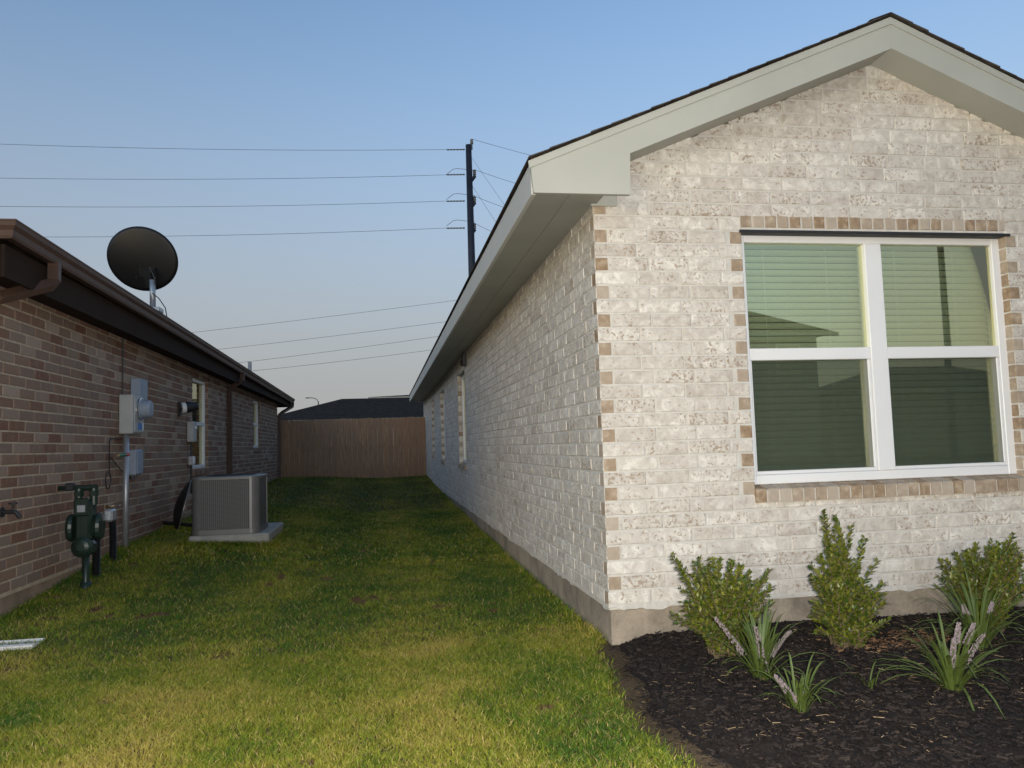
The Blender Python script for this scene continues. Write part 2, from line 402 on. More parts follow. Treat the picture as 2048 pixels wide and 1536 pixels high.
xs = np.concatenate([np.array([-900, -300, -120, -60, -30, -18, -12, -8]), np.arange(-6, 8, .14), np.array([9, 12, 18, 30, 60, 120, 300, 900])])
ys = np.concatenate([np.array([-900, -300, -120, -60, -30, -15, -8, -4, -2]), np.arange(0, 24, .14), np.array([25, 28, 34, 50, 90, 160, 300, 900])])
tag(grid('ground', xs, ys, ground_z, M['soil']), kind='structure')

# the flower bed: an uneven heap of mulch between the lawn edge and the front wall
EDGE = [(4.30, 1.19), (4.15, 1.15), (3.82, 1.11), (3.4, 1.03), (3.1, 1.00), (2.64, 1.04), (2.3, 1.12), (1.9, 1.30), (1.4, 1.65), (.9, 2.2), (.4, 3.2)]
def edge_x(y):
    e = EDGE[::-1]; return np.interp(y, [a for a, _ in e], [b for _, b in e])
def bed_h(x, y):
    d = x - edge_x(y) - (vnoise(x, y, 5, 21) - .5) * .10
    rise = np.clip(d / .30, 0, 1); rise = rise*rise*(3-2*rise)
    return ground_z(x, y) - .012 + rise * (.052 + .022 * vnoise(x, y, 3.2, 22)) + (vnoise(x, y, 26, 23) - .5) * .020 * rise + (vnoise(x, y, 60, 24) - .5) * .012 * rise
bx = np.arange(.85, 5.0, .018); by = np.arange(.4, 4.26, .018)
bed = tag(grid('flower_bed', bx, by, bed_h, M['mulch']), kind='structure')

def slivers(name, n, x, y, L, Wd, zf, mat, lift, tilt):
    a = rng.random(n) * math.pi * 2; l = L[0] + (L[1]-L[0]) * rng.random(n) ** 2; wd = Wd[0] + (Wd[1]-Wd[0]) * rng.random(n)
    z = zf(x, y) + lift * rng.random(n); tz = (rng.random(n) - .4) * tilt * l; rl = (rng.random(n) - .5) * wd * 1.2
    dx, dy = np.cos(a) * l / 2, np.sin(a) * l / 2; px, py = -np.sin(a) * wd / 2, np.cos(a) * wd / 2
    c = np.stack([x, y, z], 1); e = np.stack([dx, dy, tz / 2], 1); s = np.stack([px, py, rl], 1)
    top = np.stack([np.zeros(n), np.zeros(n), wd * .35], 1)
    V = np.stack([c - e - s, c + e - s * .6, c + e + s * .7, c - e + s, c + top], 1).reshape(-1, 3)
    b = np.arange(n)[:, None] * 5
    F = np.concatenate([b + np.array(q) for q in ((0,1,4), (1,2,4), (2,3,4), (3,0,4))], 0)
    return link(name, npmesh(name, V, F, mat, smooth=False))
def bed_pts(n, x1=4.6):
    y = rng.uniform(1.2, 4.23, n); x = edge_x(y) - .05 + (x1 - edge_x(y)) * rng.random(n); return x, y
x, y = bed_pts(60000); tag(slivers('bark_mulch', 60000, x, y, (.008, .045), (.003, .012), bed_h, M['chip'], .010, .5), 'dark shredded bark mulch covering the flower bed', 'mulch', kind='stuff')
x, y = bed_pts(5200); k = vnoise(x, y, 1.6, 31) > .38; x, y = x[k], y[k]
tag(slivers('straw_mulch', len(x), x, y, (.006, .045), (.001, .0026), bed_h, M['straw'], .018, .35), 'thin straw coloured slivers scattered over the dark mulch', 'straw', kind='stuff')
# a patch of fallen dry leaves beside the tall shrub
x = rng.normal(2.62, .20, 650); y = rng.normal(3.72, .10, 650)
tag(slivers('dry_litter', 650, x, y, (.012, .04), (.004, .010), bed_h, mat_mulch('dry_leaf', (.16, .085, .04), (.27, .16, .09)), .012, .4), 'reddish brown dry litter lying beside the tall shrub', 'litter', kind='stuff')

# ------------------------------------------------------------------ lawn
def lawn(name, x, y, hgt, wid, label, dead=None):
    n = len(x); z = ground_z(x, y)
    p1 = vnoise(x, y, 1.1, 41); p2 = vnoise(x, y, 4.5, 42); p3 = vnoise(x, y, 14, 43); r = rng.random(n)
    mow = np.sin(x * 2 * math.pi / 1.15 + .6 + .25 * np.sin(y * .7))                 # mowing stripes run towards the fence
    t = np.clip(.48 - .26 * np.clip((y - 3.6) / 2.4, -.5, 1) + .17 * mow + (p1 - .5) * .45 + (p2 - .5) * .45 + (p3 - .5) * .35 + (r - .5) * .6, 0, 1)
    g0 = np.array([.040, .095, .008]); g1 = np.array([.180, .205, .014]); g2 = np.array([.34, .26, .055])
    tt = t[:, None]
    col = np.where(tt < .5, g0 + (g1 - g0) * tt * 2, g1 + (g2 - g1) * (tt - .5) * 2)
    straw = rng.random(n) < .09; col[straw] = np.array([.38, .29, .10]) * (.7 + .5 * rng.random((straw.sum(), 1)))
    col *= (.75 + .5 * rng.random((n, 1)))
    br = p2 * .6 + p3 * .4 > .80; col[br] = np.array([.15, .085, .04]) * (.6 + .7 * rng.random((br.sum(), 1)))
    h = hgt * (.6 + .6 * rng.random(n)) * (.88 + .24 * p2); h[br] *= .55
    a = rng.random(n) * 2 * math.pi; ln = h * (.5 + 1.3 * rng.random(n)); fa = a + rng.normal(0, .7, n)
    wv = wid * (.7 + .6 * rng.random(n))
    b = np.stack([x, y, z - .004], 1); side = np.stack([np.cos(fa + math.pi/2) * wv / 2, np.sin(fa + math.pi/2) * wv / 2, np.zeros(n)], 1)
    mid = b + np.stack([np.cos(a) * ln * .35, np.sin(a) * ln * .35, h * .62], 1); tip = b + np.stack([np.cos(a) * ln, np.sin(a) * ln, h], 1)
    V = np.stack([b - side, b + side, mid + side * .8, mid - side * .8, tip], 1).reshape(-1, 3)
    i = np.arange(n)[:, None] * 5; F = np.concatenate([i + np.array(q) for q in ((0,1,2), (0,2,3), (3,2,4))], 0)
    tint = np.repeat(np.concatenate([col, np.ones((n, 1))], 1), 5, 0)
    return tag(link(name, npmesh(name, V, F, M['grass'], tint)), label, 'grass', kind='stuff')
def scatter(n, x0, x1, y0, y1):
    x = rng.uniform(x0, x1, n); y = rng.uniform(y0, y1, n)
    fr = .13 + .06 * vnoise(x, y, 6, 51)
    keep = ~((x > edge_x(y) + .02 - fr * .55 * rng.random(n) ** .5) & (y < 4.3)) & ~((x > 1.205) & (y >= 4.3)) & ~((x < -2.575) & (y > 5.62)) & ~((x > -1.945) & (x < -1.16) & (y > 8.42) & (y < 9.66))
    return x[keep], y[keep]
Xa, Ya = [], []
for (n, a) in ((260000, (-2.6, 1.35, 2.2, 4.6)), (160000, (-3.1, 1.3, 4.6, 7.5))):
    x, y = scatter(n, *a); Xa.append(x); Ya.append(y)
lawn('lawn_grass', np.concatenate(Xa), np.concatenate(Ya),   .026, .0034, 'yellowing short lawn grass in the foreground between the houses')
x, y = scatter(90000, -2.7, 1.3, 7.5, 13); x2, y2 = scatter(45000, -3.2, 1.3, 13, 22.3)
lawn('lawn_grass', np.concatenate([x, x2]), np.concatenate([y, y2]), .034, .008, 'dark lawn grass strip running back to the wooden fence')
x, y = scatter(30000, -6, 5, -1.5, 2.1); lawn('lawn_grass', x, y, .04, .007, 'lawn grass at the very front around the photographer')
# taller untrimmed tufts along the footing of the brown house
y = rng.uniform(5.6, 20, 7000); x = -2.555 + np.abs(rng.normal(0, .06, 7000))
lawn('edge_grass', x, y, .058, .005, 'taller untrimmed grass along the foot of the brown brick wall')
x = rng.uniform(-2.05, -1.05, 1500); y = 8.41 - np.abs(rng.normal(0, .03, 1500)); x_ = -1.15 + np.abs(rng.normal(0, .03, 900)); y_ = rng.uniform(8.35, 9.7, 900)
lawn('edge_grass', np.concatenate([x, x_]), np.concatenate([y, y_]), .075, .006, 'taller grass growing around the concrete pad of the air conditioner')
y = rng.uniform(4.3, 22, 5000); x = 1.2 - np.abs(rng.normal(0, .035, 5000))
lawn('edge_grass', x, y, .05, .006, 'grass edging the concrete footing of the pale brick house')

# ------------------------------------------------------------------ bricks
def proj_area(c, L, H, nrm):
    d = Vector(c) - Vector((0, 0, CAM_Z)); dep = d.dot(_W)
    if dep < .5: return 0
    u = FPX * d.dot(RIGHT) / dep; v = FPX * d.dot(UP) / dep
    if abs(u) > 1024 + 20 or abs(v) > 768 + 20: return 0
    return L * H * abs(d.normalized().dot(nrm)) / dep ** 2
_bcache = {}
def brick_tpl(L, H, D, var, ch=.0035):
    """brick centred in x and z, face at y=0 looking to -y; material 0 face, 1 ends"""
    r = random.Random(hash((round(L*1000), round(H*1000), var)))
    j = lambda s=.0012: r.uniform(-s, s)
    ys = r.uniform(-.0022, .0014)
    hx, hz = L / 2, H / 2; o = []
    for (sx, sz) in ((-1,-1),(1,-1),(1,1),(-1,1)): o.append((sx*hx + j(), D, sz*hz))
    for (sx, sz) in ((-1,-1),(1,-1),(1,1),(-1,1)): o.append((sx*hx + j(), ys + ch, sz*hz + j(.0016)))
    for (sx, sz) in ((-1,-1),(1,-1),(1,1),(-1,1)): o.append((sx*(hx-ch*1.3) + j(.002), ys + j(.0006), sz*(hz-ch*1.2) + j(.002)))
    f = [(8,9,10,11), (4,5,9,8), (5,6,10,9), (6,7,11,10), (7,4,8,11), (0,1,5,4), (1,2,6,5), (2,3,7,6), (3,0,4,7)]
    mi = [0, 0, 0, 0, 0, 0, 1, 0, 1]
    return o, f, mi
def brick_mesh(L, H, D, var, mats, key):
    k = (key, round(L, 3), round(H, 3), var)
    if k not in _bcache:
        o, f, mi = brick_tpl(L, H, D, var); me = bpy.data.meshes.new('brick'); me.from_pydata(o, [], f)
        for mt in mats: me.materials.append(mt)
        me.polygons.foreach_set('material_index', mi); me.update(); _bcache[k] = me
    return _bcache[k]

class Wall:
    """list of bricks: centre of face, rotation about z, length, height"""
    def __init__(s): s.b = []
    def add(s, c, rot, L, H, kind=0, D=.074): s.b.append((c, rot, L, H, kind, D))

def fill(a, b, first, L=.2445, J=.010):
    """lengths filling [a,b]: list of (start,length); first = length of the first piece"""
    out = []; p = a; l = first
    while p < b - .02:
        e = min(p + l, b)
        if b - e < .035: e = b
        if e - p > .03: out.append((p, e - p))
        p = e + J; l = L
    return out

# ================================================================== PALE BRICK HOUSE
X0, Y0, ZS, CRS = 1.2121, 4.2486, .217, .0813
HB = CRS - .0105
WX0, WX1, WZ0, WZ1 = 2.108, 3.868, .862, 2.335       # front window opening
XR = 2 * 3.02 - X0; YB = 23.0
house = thing('brick_house', 'pale whitewashed brick house with front window and cream gable trim', 'house', (X0, Y0, 0))
rake = lambda x: 2.700 + .417 * (min(x, 6.04 - x) - 1.449)      # underside of the sloping gable soffit

# mortar backing with the window opening
q = MB()
mY = Y0 + .0038; mX = X0 + .0038
def slabpoly(pts): q.prism(pts, 'y', mY, mY + .16)
slabpoly([(mX, ZS - .02), (WX0 - .004, ZS - .02), (WX0 - .004, rake(WX0) + .02), (1.45, 2.74), (mX, 2.62)])
slabpoly([(WX0 - .0037, ZS - .02), (WX1 + .0037, ZS - .02), (WX1 + .0037, WZ0 - .10), (WX0 - .0037, WZ0 - .10)])
slabpoly([(WX0 - .0037, WZ1 + .006), (WX1 + .0037, WZ1 + .006), (WX1 + .0037, rake(WX1) + .02), (3.02, 3.40), (WX0 - .0037, rake(WX0) + .02)])
slabpoly([(WX1 + .004, ZS - .02), (XR - .005, ZS - .02), (XR - .005, 2.62), (4.59, 2.74), (WX1 + .004, rake(WX1) + .02)])
front_wall = q.build('front_wall', M['wmortar'], house)
SW = [(11.45, 12.55, .86, 2.24), (15.35, 16.35, .86, 2.24), (18.45, 19.3, .95, 2.24)]     # side windows
q = MB(); ycur = mY + .16
for (a, b_, z0, z1) in SW + [(YB, YB, 0, 0)]:
    q.box(mX, mX + .16, ycur + .004, a - .004, ZS - .02, 2.60)
    if b_ > a: q.box(mX, mX + .16, a - .0037, b_ + .0037, ZS - .02, z0 - .02); q.box(mX, mX + .16, a - .0037, b_ + .0037, z1, 2.60)
    ycur = b_
q.box(mX + .16, XR, YB - .16, YB - .002, ZS, 2.6); q.box(XR - .16, XR - .006, mY + .165, YB - .165, ZS, 2.6)
side_wall = q.build('side_wall', M['wmortar'], house)

Wl = Wall(); SEG = []
def front_bricks():
    for k in range(0, 42):
        z0 = ZS + k * CRS + .006; z1 = z0 + HB; zc = (z0 + z1) / 2
        if k < 28: xa, xb = X0, XR
        else:
            xa = 1.449 + (z0 + .02 - 2.700) / .417
            if xa > 2.98: break
            xb = 6.04 - xa
            xa = max(xa - .12, X0)            # ends run up behind the sloping soffit
            xb = 6.04 - xa
        spans = []
        hit = z1 > WZ0 - .075 and z0 < WZ1 + .005
        if z0 < WZ0 - .075 < z1 and False: pass
        head = WZ1 <= z0 < WZ1 + .06          # course beside the rowlock header
        if hit: spans = [(xa, WX0, 1), (WX1, xb, 2)]
        elif head: spans = [(xa, WX0 + .0, 1), (WX1 + .0, xb, 2)]
        else: spans = [(xa, xb, 0)]
        for (a, b, t) in spans:
            odd = k % 2 == 1
            if k >= 28:
                ps = fill(a, b, [.2445, .165, .08][(k * 2) % 3] * random.uniform(.8, 1))
            elif t == 1:
                if odd:
                    ps = [(a, .076)]; n = 3; L = (b - a - .086 - .082 - .01) / n
                    ps += [(a + .086 + i * (L + .0005) + (0), L - .0095) for i in range(n)]; ps.append((b - .072, .072))
                else: ps = fill(a, b, .2445)
            elif t == 2:
                ps = ([(a, .072)] + fill(a + .082, b - .086, .2445) + [(b - .076, .076)]) if odd else fill(a, b, .155)
            else:
                ps = ([(a, .076)] + fill(a + .086, b, .2445)) if odd else fill(a, b, .2445)
            for (p, L) in ps:
                if odd and abs(p - X0) < 1e-4: continue           # end of a side wall brick
                head_ = odd and t and (L < .08)
                Wl.add((p + L / 2, Y0, zc), 0, L, HB, 1 if head_ else 0)
front_bricks()
def side_bricks():
    for k in range(0, 28):
        z0 = ZS + k * CRS + .006; zc = z0 + HB / 2; odd = k % 2 == 1
        ps = []
        brk = [(a, b) for (a, b, w0, w1) in SW if z0 + HB > w0 - .02 and z0 < w1]
        cur = Y0 if odd else Y0 + .0865
        for (a, b) in brk + [(YB, YB)]:
            ps += fill(cur, a, .2445); cur = b
        for (p, L) in ps: Wl.add((X0, p + L / 2, zc), -math.pi / 2, L, HB, 0)
        for (a, b) in brk:                # brown brick ends of the far window jambs, seen from the front
            if odd: Wl.add((X0 + .036, b - .0045, zc), 0, .060, HB, 1, .05)
            else: Wl.add((X0 + .036, b - .0045, zc), 0, .060, HB, 2, .05)
side_bricks()

def place_bricks(wall, limit, mats_of, key, parts_of, stuff_parent, nvar=7):
    area = []
    for i, (c, rot, L, H, kind, D) in enumerate(wall.b):
        nrm = Vector((math.sin(rot), -math.cos(rot), 0)); area.append((-proj_area(c, L, H, nrm), i))
    area.sort(); keep = set(i for a, i in area[:limit] if a < 0)
    groups = {}
    for i, (c, rot, L, H, kind, D) in enumerate(wall.b):
        mats = mats_of(kind); var = random.randrange(nvar)
        if i in keep:
            link('brick', brick_mesh(L, H, D, var, mats, (key, kind)), parts_of(rot), c, rot)
        else:
            groups.setdefault((rot, kind), []).append((c, rot, L, H, D, var))
    by = {}
    for (rot, kind), lst in groups.items():
        mats = mats_of(kind); qb, names = by.setdefault(round(rot, 2), (MB(), []))
        for (c, rot, L, H, D, var) in lst:
            o, f, mi = brick_tpl(L, H, D, var); cs, sn = math.cos(rot), math.sin(rot)
            off = len(names)
            vs = [(c[0] + x*cs - y*sn, c[1] + x*sn + y*cs, c[2] + z) for (x, y, z) in o]
            b = len(qb.v); qb.v += vs
            for ff, mm in zip(f, mi): qb.f.append([t + b for t in ff]); qb.mi.append(kind * 2 + mm)
    for rot, (qb, _) in by.items():
        allm = []
        for kk in range(3): allm += list(mats_of(kk))
        tag(qb.build('brick_field', allm, stuff_parent(rot)), kind='stuff')

place_bricks(Wl, 300, lambda k: ((M['wbrick'], M['bend']), (M['bend'], M['bend']), (M['wbrick'], M['bend']))[k], 'w',
             lambda r: front_wall if abs(r) < .1 else side_wall, lambda r: house)

# rowlock header and sill bricks, steel lintel
hz = WZ1 + .014
n = 23; wpx = (WX1 - WX0 + .04) / n
for i in range(n):
    L = wpx - .010
    link('header_brick', brick_mesh(L, .072, .07, i % 6, (M['bend'], M['bend']), 'h'), front_wall, (WX0 - .005 + wpx * (i + .5), Y0 - .001, hz + .042))
part_box('lintel', M['steel'], house, WX0 - .012, WX1 + .030, Y0 - .012, Y0 + .09, WZ1 - .014, WZ1 + .003, .002)
n = 24; wps = (WX1 - WX0 + .02) / n
for i in range(n):
    qq = MB(); L = wps - .011; j = random.uniform(-.003, .003)
    x0 = WX0 - .01 + wps * i + .0055
    qq.prism([(Y0 - .022 + j, .745), (Y0 - .024 + j, .818 + j*.5), (Y0 - .020 + j, .822 + j*.5), (Y0 + .075, .842), (Y0 + .075, .745)], 'x', x0, x0 + L)
    qq.build('sill_brick', M['bend'], front_wall)
q = MB(); q.prism([(Y0 - .016, .747), (Y0 - .016, .815), (Y0 + .074, .8385), (Y0 + .074, .747)], 'x', WX0 - .004, WX1 + .004); q.build('sill_mortar', M['wmortar'], front_wall)

# slab footing with ragged mortar at its top
q = MB()
q.prism([(X0 + .012, Y0 + .012), (XR - .01, Y0 + .012), (XR - .01, YB), (X0 + .012, YB)], 'z', -.35, ZS + .0)
q.build('foundation', M['slab'], house)
q = MB()
def smear(axis, a0, a1, fixed):
    n = int((a1 - a0) / .022); prev = None; dr = 0
    for i in range(n + 1):
        a = a0 + (a1 - a0) * i / n; dr = dr * .7 + random.uniform(-.006, .016) * .8
        h = ZS - .004 - abs(dr) - .012 * (math.sin(a * 5.1) * .5 + .5); d = fixed - .001 + random.uniform(-.0015, .0015)
        row = [(a, d, ZS + .010), (a, d, h + .006), (a, d + .013, h)]
        if axis == 'y': row = [(p[1], p[0], p[2]) for p in row]
        if prev:
            q.add(prev + row, [(0, 3, 4, 1), (1, 4, 5, 2)])
        prev = row
smear('x', X0 - .001, XR, Y0 + .0005); smear('y', Y0 - .001, YB, X0 + .0005)
q.build('mortar_smear', M['wmortar'], house)

# eaves: fascias, returns, soffits
YF = 4.04
def fascia(side):
    mx = (lambda x: x) if side == 0 else (lambda x: 6.04 - x)
    q = MB(); q.prism([(mx(p[0]), p[1]) for p in ((.828, 2.466), (1.368, 2.467), (1.377, 2.700), (3.0197, 3.388), (3.0197, 3.566), (.814, 2.640))], 'y', YF, YF + .024)
    f = q.build('rake_fascia', M['cream'], house)
    q = MB(); q.prism([(mx(p[0]), p[1]) for p in ((.806, 2.598), (3.0195, 3.536), (3.0195, 3.578), (.803, 2.638))], 'y', YF - .007, YF - .0005)
    q.build('rake_trim', M['cream'], house)
    q = MB(); q.prism([(mx(p[0]), p[1]) for p in ((1.378, 2.7035), (3.0194, 3.391), (3.0194, 3.42), (1.378, 2.7325))], 'y', YF + .025, Y0 + .05)
    q.build('rake_soffit', M['cream'], house)
    x0, x1 = sorted((mx(.820), mx(.846)))
    ys_ = [YF + .0245, 7.75, 11.4, 15.1, 18.8, YB + .1]
    for ya, yb in zip(ys_[:-1], ys_[1:]): part_box('eave_fascia', M['fascia_paint'], house, x0, x1, ya + .001, yb - .0015, 2.463, 2.640, .003)
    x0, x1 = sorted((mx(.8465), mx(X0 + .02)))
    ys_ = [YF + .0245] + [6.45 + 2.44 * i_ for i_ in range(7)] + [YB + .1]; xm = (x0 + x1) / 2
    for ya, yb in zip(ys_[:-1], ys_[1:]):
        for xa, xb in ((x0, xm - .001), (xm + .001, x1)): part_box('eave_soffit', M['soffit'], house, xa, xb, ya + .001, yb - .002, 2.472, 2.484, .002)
    x0, x1 = sorted((mx(1.197), mx(1.352)))
    part_box('frieze_block', M['cream'], house, x0, x1, Y0 - .016, Y0 + .05, 2.462, 2.64, .003)
fascia(0); fascia(1)

# shingled roof: overlapping courses so that the rake shows steps
q = MB()
for s in (0, 1):
    mx = (lambda x: x) if s == 0 else (lambda x: 6.04 - x)
    q.prism([(mx(p[0]), p[1]) for p in ((.811, 2.6447), (3.0198, 3.581), (3.0198, 3.587), (.811, 2.6507))], 'y', YF - .012, YB + .12)
roof = q.build('roof', M['shingle2'], house)
ang = math.atan(.4237)
for s in (0, 1):
    nC = 19; ex = (3.02 - .804) / nC
    for i in range(nC):
        x0 = .804 + ex * i; x1 = min(x0 + ex * 1.25, 3.015); zf = lambda x: 2.648 + .4237 * (x - .80)
        mx = (lambda x: x) if s == 0 else (lambda x: 6.04 - x)
        t0, t1 = .0085 + random.uniform(0, .003), .002
        q = MB(); q.prism([(mx(x0), zf(x0) + .0015), (mx(x1), zf(x1) + .0015), (mx(x1), zf(x1) + t1 + .002), (mx(x0), zf(x0) + t0)], 'y', YF - .016 - random.uniform(0, .012), YB + .13)
        q.build('shingle_course', M['shingle'], roof)
for i in range(60):
    y0 = YF - .016 + i * .32
    q = MB(); q.prism([(2.88, 3.545), (3.02, 3.600), (3.16, 3.545), (3.16, 3.549), (3.02, 3.6045), (2.88, 3.549)], 'y', y0, y0 + .33); q.build('ridge_shingle', M['shingle'], roof)

# front window
win = link('window', None, house, (WX0, Y0, WZ0)); win['label'] = 'white double window with closed blinds'
FY = Y0 + .058                                     # outer face of the vinyl frame
XM = (WX0 + WX1) / 2
def wbox(name, x0, x1, y0, y1, z0, z1, mt='white', b=.004): return part_box(name, M[mt], win, x0, x1, y0, y1, z0, z1, b)
wbox('frame', WX0 - .01, WX0 + .045, FY, FY + .08, WZ0 - .02, WZ1)
wbox('frame', WX1 - .052, WX1 + .01, FY, FY + .08, WZ0 - .02, WZ1)
wbox('frame', WX0 + .0455, WX1 - .0525, FY + .001, FY + .08, WZ1 - .055, WZ1 - .0005)
wbox('frame', WX0 + .0455, WX1 - .0525, FY + .001, FY + .08, WZ0 - .0195, WZ0 + .035)
wbox('mullion', XM - .056, XM + .056, FY - .006, FY + .08, WZ0 + .0355, WZ1 - .0555)
ZM = 1.606
for (a, b) in ((WX0 + .046, XM - .0565), (XM + .0565, WX1 - .053)):
    wbox('meeting_rail', a, b, FY + .002, FY + .075, ZM - .036, ZM + .036)
    wbox('sash_rail', a + .0005, b - .0005, FY + .008, FY + .07, WZ0 + .036, WZ0 + .056, b=.003)
    wbox('sash_stile', b - .018, b - .0005, FY + .009, FY + .07, WZ0 + .0565, ZM - .0365, b=.003)
    wbox('sash_stile', a + .0005, a + .010, FY + .009, FY + .07, WZ0 + .0565, ZM - .0365, b=.003)
    q = MB(); q.box(a - .012, b + .012, FY + .026, FY + .030, ZM + .025, WZ1 - .045); q.build('pane', M['glass'], win)
    q = MB(); q.box(a + .004, b - .008, FY + .050, FY + .054, WZ0 + .046, ZM - .026); q.build('pane', M['glass'], win)
    q = MB(); q.box(a + .0105, b - .0185, FY + .0140, FY + .0145, WZ0 + .0565, ZM - .0365); q.build('insect_screen', M['screen'], win)
    wbox('sash_lock', (a + b) / 2 - .03, (a + b) / 2 + .03, FY + .0755, FY + .095, ZM + .02, ZM + .045, 'white', .004)
    nS = 35
    me = None
    for i in range(nS):
        z = WZ0 + .02 + (WZ1 - WZ0 - .06) * i / (nS - 1)
        if me is None:
            q = MB(); L = b - a + .10
            pr = [(y_, z_ * .84) for y_, z_ in ((-.012, -.0235), (-.002, -.012), (.004, 0), (.007, .012), (.008, .0235), (.0095, .0235), (.0085, .012), (.0055, 0), (-.0005, -.0125), (-.0105, -.0245))]
            q.prism(pr, 'x', -L/2, L/2); me = q.mesh('blind_slat', M['blind'])
        link('blind_slat', me, win, ((a + b) / 2, FY + .145, z))
    for xx in (a + .18, b - .18):
        wbox('blind_cord', xx - .002, xx + .002, FY + .1275, FY + .1295, WZ0 + .02, WZ1 - .05, 'white', .0005)
q = MB(); q.box(WX0 - .3, WX1 + .3, Y0 + .9, Y0 + 1.0, .3, 2.5); q.box(WX0 - .4, WX0 - .3, Y0 + .25, Y0 + 1.0, .3, 2.5); q.box(WX1 + .3, WX1 + .4, Y0 + .25, Y0 + 1.0, .3, 2.5)
q.box(WX0 - .4, WX1 + .4, Y0 + .25, Y0 + 1.0, .2, .3); q.box(WX0 - .4, WX1 + .4, Y0 + .25, Y0 + 1.0, 2.5, 2.58)
q.build('room', M['dark'], house)

# narrow side windows and the wall vent of the pale house
for (a, b, z0, z1) in SW:
    sw = link('side_window', None, house, (X0 + .09, (a + b) / 2, z0))
    part_box('frame', M['white'], sw, X0 + .068, X0 + .12, a, a + .05, z0, z1); part_box('frame', M['white'], sw, X0 + .068, X0 + .12, b - .05, b, z0, z1)
    part_box('frame', M['white'], sw, X0 + .068, X0 + .12, a + .0505, b - .0505, z1 - .05, z1 - .001); part_box('frame', M['white'], sw, X0 + .068, X0 + .12, a + .0505, b - .0505, z0 + .001, z0 + .05)
    q = MB(); q.box(X0 + .09, X0 + .095, a + .0505, b - .0505, z0 + .0505, z1 - .0505); q.build('pane', M['sideglass'], sw)
    nn = int((b - a) / .08)
    for i in range(nn):
        y = a + .006 + (b - a) / nn * i
        q = MB(); q.prism([(X0 - .02, z0 - .085), (X0 - .022, z0 - .02), (X0 + .067, z0 - .003), (X0 + .067, z0 - .085)], 'y', y, y + (b - a) / nn - .011); q.build('sill_brick', M['bend'], sw)
v = link('wall_vent', None, house, (X0, 11.2, 2.3))
part_box('vent_cover', M['black'], v, X0 - .06, X0 - .004, 11.1, 11.28, 2.27, 2.45, .008); part_box('vent_flap', M['dbrown'], v, X0 - .075, X0 - .061, 11.11, 11.27, 2.28, 2.36, .004)

# ================================================================== BROWN BRICK HOUSE
XL, YL0, YL1 = -2.5636, 5.62, 20.25
SOF = 2.31; CR2 = .0793
bh = thing('brick_house', 'brown brick house with dark brown gutter and roof dish on the left', 'house', (XL, YL0, 0))
LW = [(11.35, 12.36, .92, 2.20), (16.55, 17.45, 1.22, 2.20)]
q = MB(); ycur = YL0
for (a, b_, z0, z1) in LW + [(YL1, YL1, 0, 0)]:
    q.box(XL - .16, XL - .0040, ycur + .004, a - .004, .19, SOF + .02)
    if b_ > a: q.box(XL - .16, XL - .0040, a - .0037, b_ + .0037, .19, z0 - .02); q.box(XL - .16, XL - .0040, a - .0037, b_ + .0037, z1, SOF + .02)
    ycur = b_
q.box(-9, XL - .1605, YL0 + .005, YL0 + .16, .19, SOF + .02); q.box(-9, XL - .1605, YL1 - .16, YL1 - .005, .19, SOF + .02)
bwall = q.build('side_wall', M['bmortar'], bh)
Wl2 = Wall()
for k in range(0, 27):
    z0 = .213 + k * CR2 + .006; H2 = CR2 - .0125; zc = z0 + H2 / 2; odd = k % 2 == 1
    if z0 > SOF: break
    brk = [(a, b) for (a, b, w0, w1) in LW if z0 + H2 > w0 - .02 and z0 < w1]
    cur = YL0; ps = []
    for (a, b) in brk + [(YL1, YL1)]:
        ps += fill(cur, a, .2475 if odd else [.16, .09][k // 2 % 2], .2475, .007); cur = b
    for (p, L) in ps: Wl2.add((XL, p + L / 2, zc), math.pi / 2, L, H2, 0)
    for (p, L) in fill(-6.5, XL - .0845, .2445 if odd else .12): Wl2.add((p + L / 2, YL0, zc), 0, L, H2, 0)       # front of the house, just out of frame
    for (a, b) in brk: Wl2.add((XL - .045, b - .0045, zc), 0, .072, H2, 1, .05)
place_bricks(Wl2, 300, lambda k: ((M['bbrick'], M['bbrick']), (M['bbrick'], M['bbrick']), (M['bbrick'], M['bbrick']))[k], 'b', lambda r: bwall, lambda r: bh)
part_box('foundation', M['slab2'], bh, -9, XL - .012, YL0 + .01, YL1 - .01, -.3, .213, .01)

# soffit, fascia, gutters, roof
XG = -2.2576
GZ = lambda y: 2.635 - (y - 5.4) * (.14 / 16.0)        # the gutter falls gently to the back
q = MB(); q.box(-9, XG - .11, 5.40, 21.4, SOF + .005, SOF + .02); q.build('soffit', M['dbrown'], bh)
q = MB(); q.box(XG - .125, XG - .10, 5.39, 21.4, SOF - .02, 2.50); q.box(-9, XG - .1255, 5.36, 5.389, SOF - .02, 2.50); q.box(-9, XG - .1255, 21.4, 21.43, SOF - .02, 2.5)
q.build('fascia_board', M['dbrown'], bh)
PROF = [(-.098, .0), (-.098, -.105), (-.035, -.112), (-.028, -.095), (-.022, -.060), (-.004, -.035), (0, -.012), (.004, -.004), (.004, .004), (-.008, .006), (-.012, -.004)]
q = MB(); n = len(PROF); rows = []
ysg = [5.30] + list(np.linspace(5.6, 21.2, 20)) + [21.42]
for y in ysg: rows.append([(XG + p[0], (y - (p[0]) if y == 5.30 else y), GZ(y) + p[1]) for p in PROF])
vs = [v for r in rows for v in r]; fs = []
for i in range(len(rows) - 1):
    for k in range(n): fs.append((i*n+k, i*n+(k+1)%n, (i+1)*n+(k+1)%n, (i+1)*n+k))
fs.append(list(range(n))); fs.append([(len(rows)-1)*n+k for k in range(n)][::-1]); q.add(vs, fs); q.build('gutter', M['brown'], bh)
q = MB(); rows = []
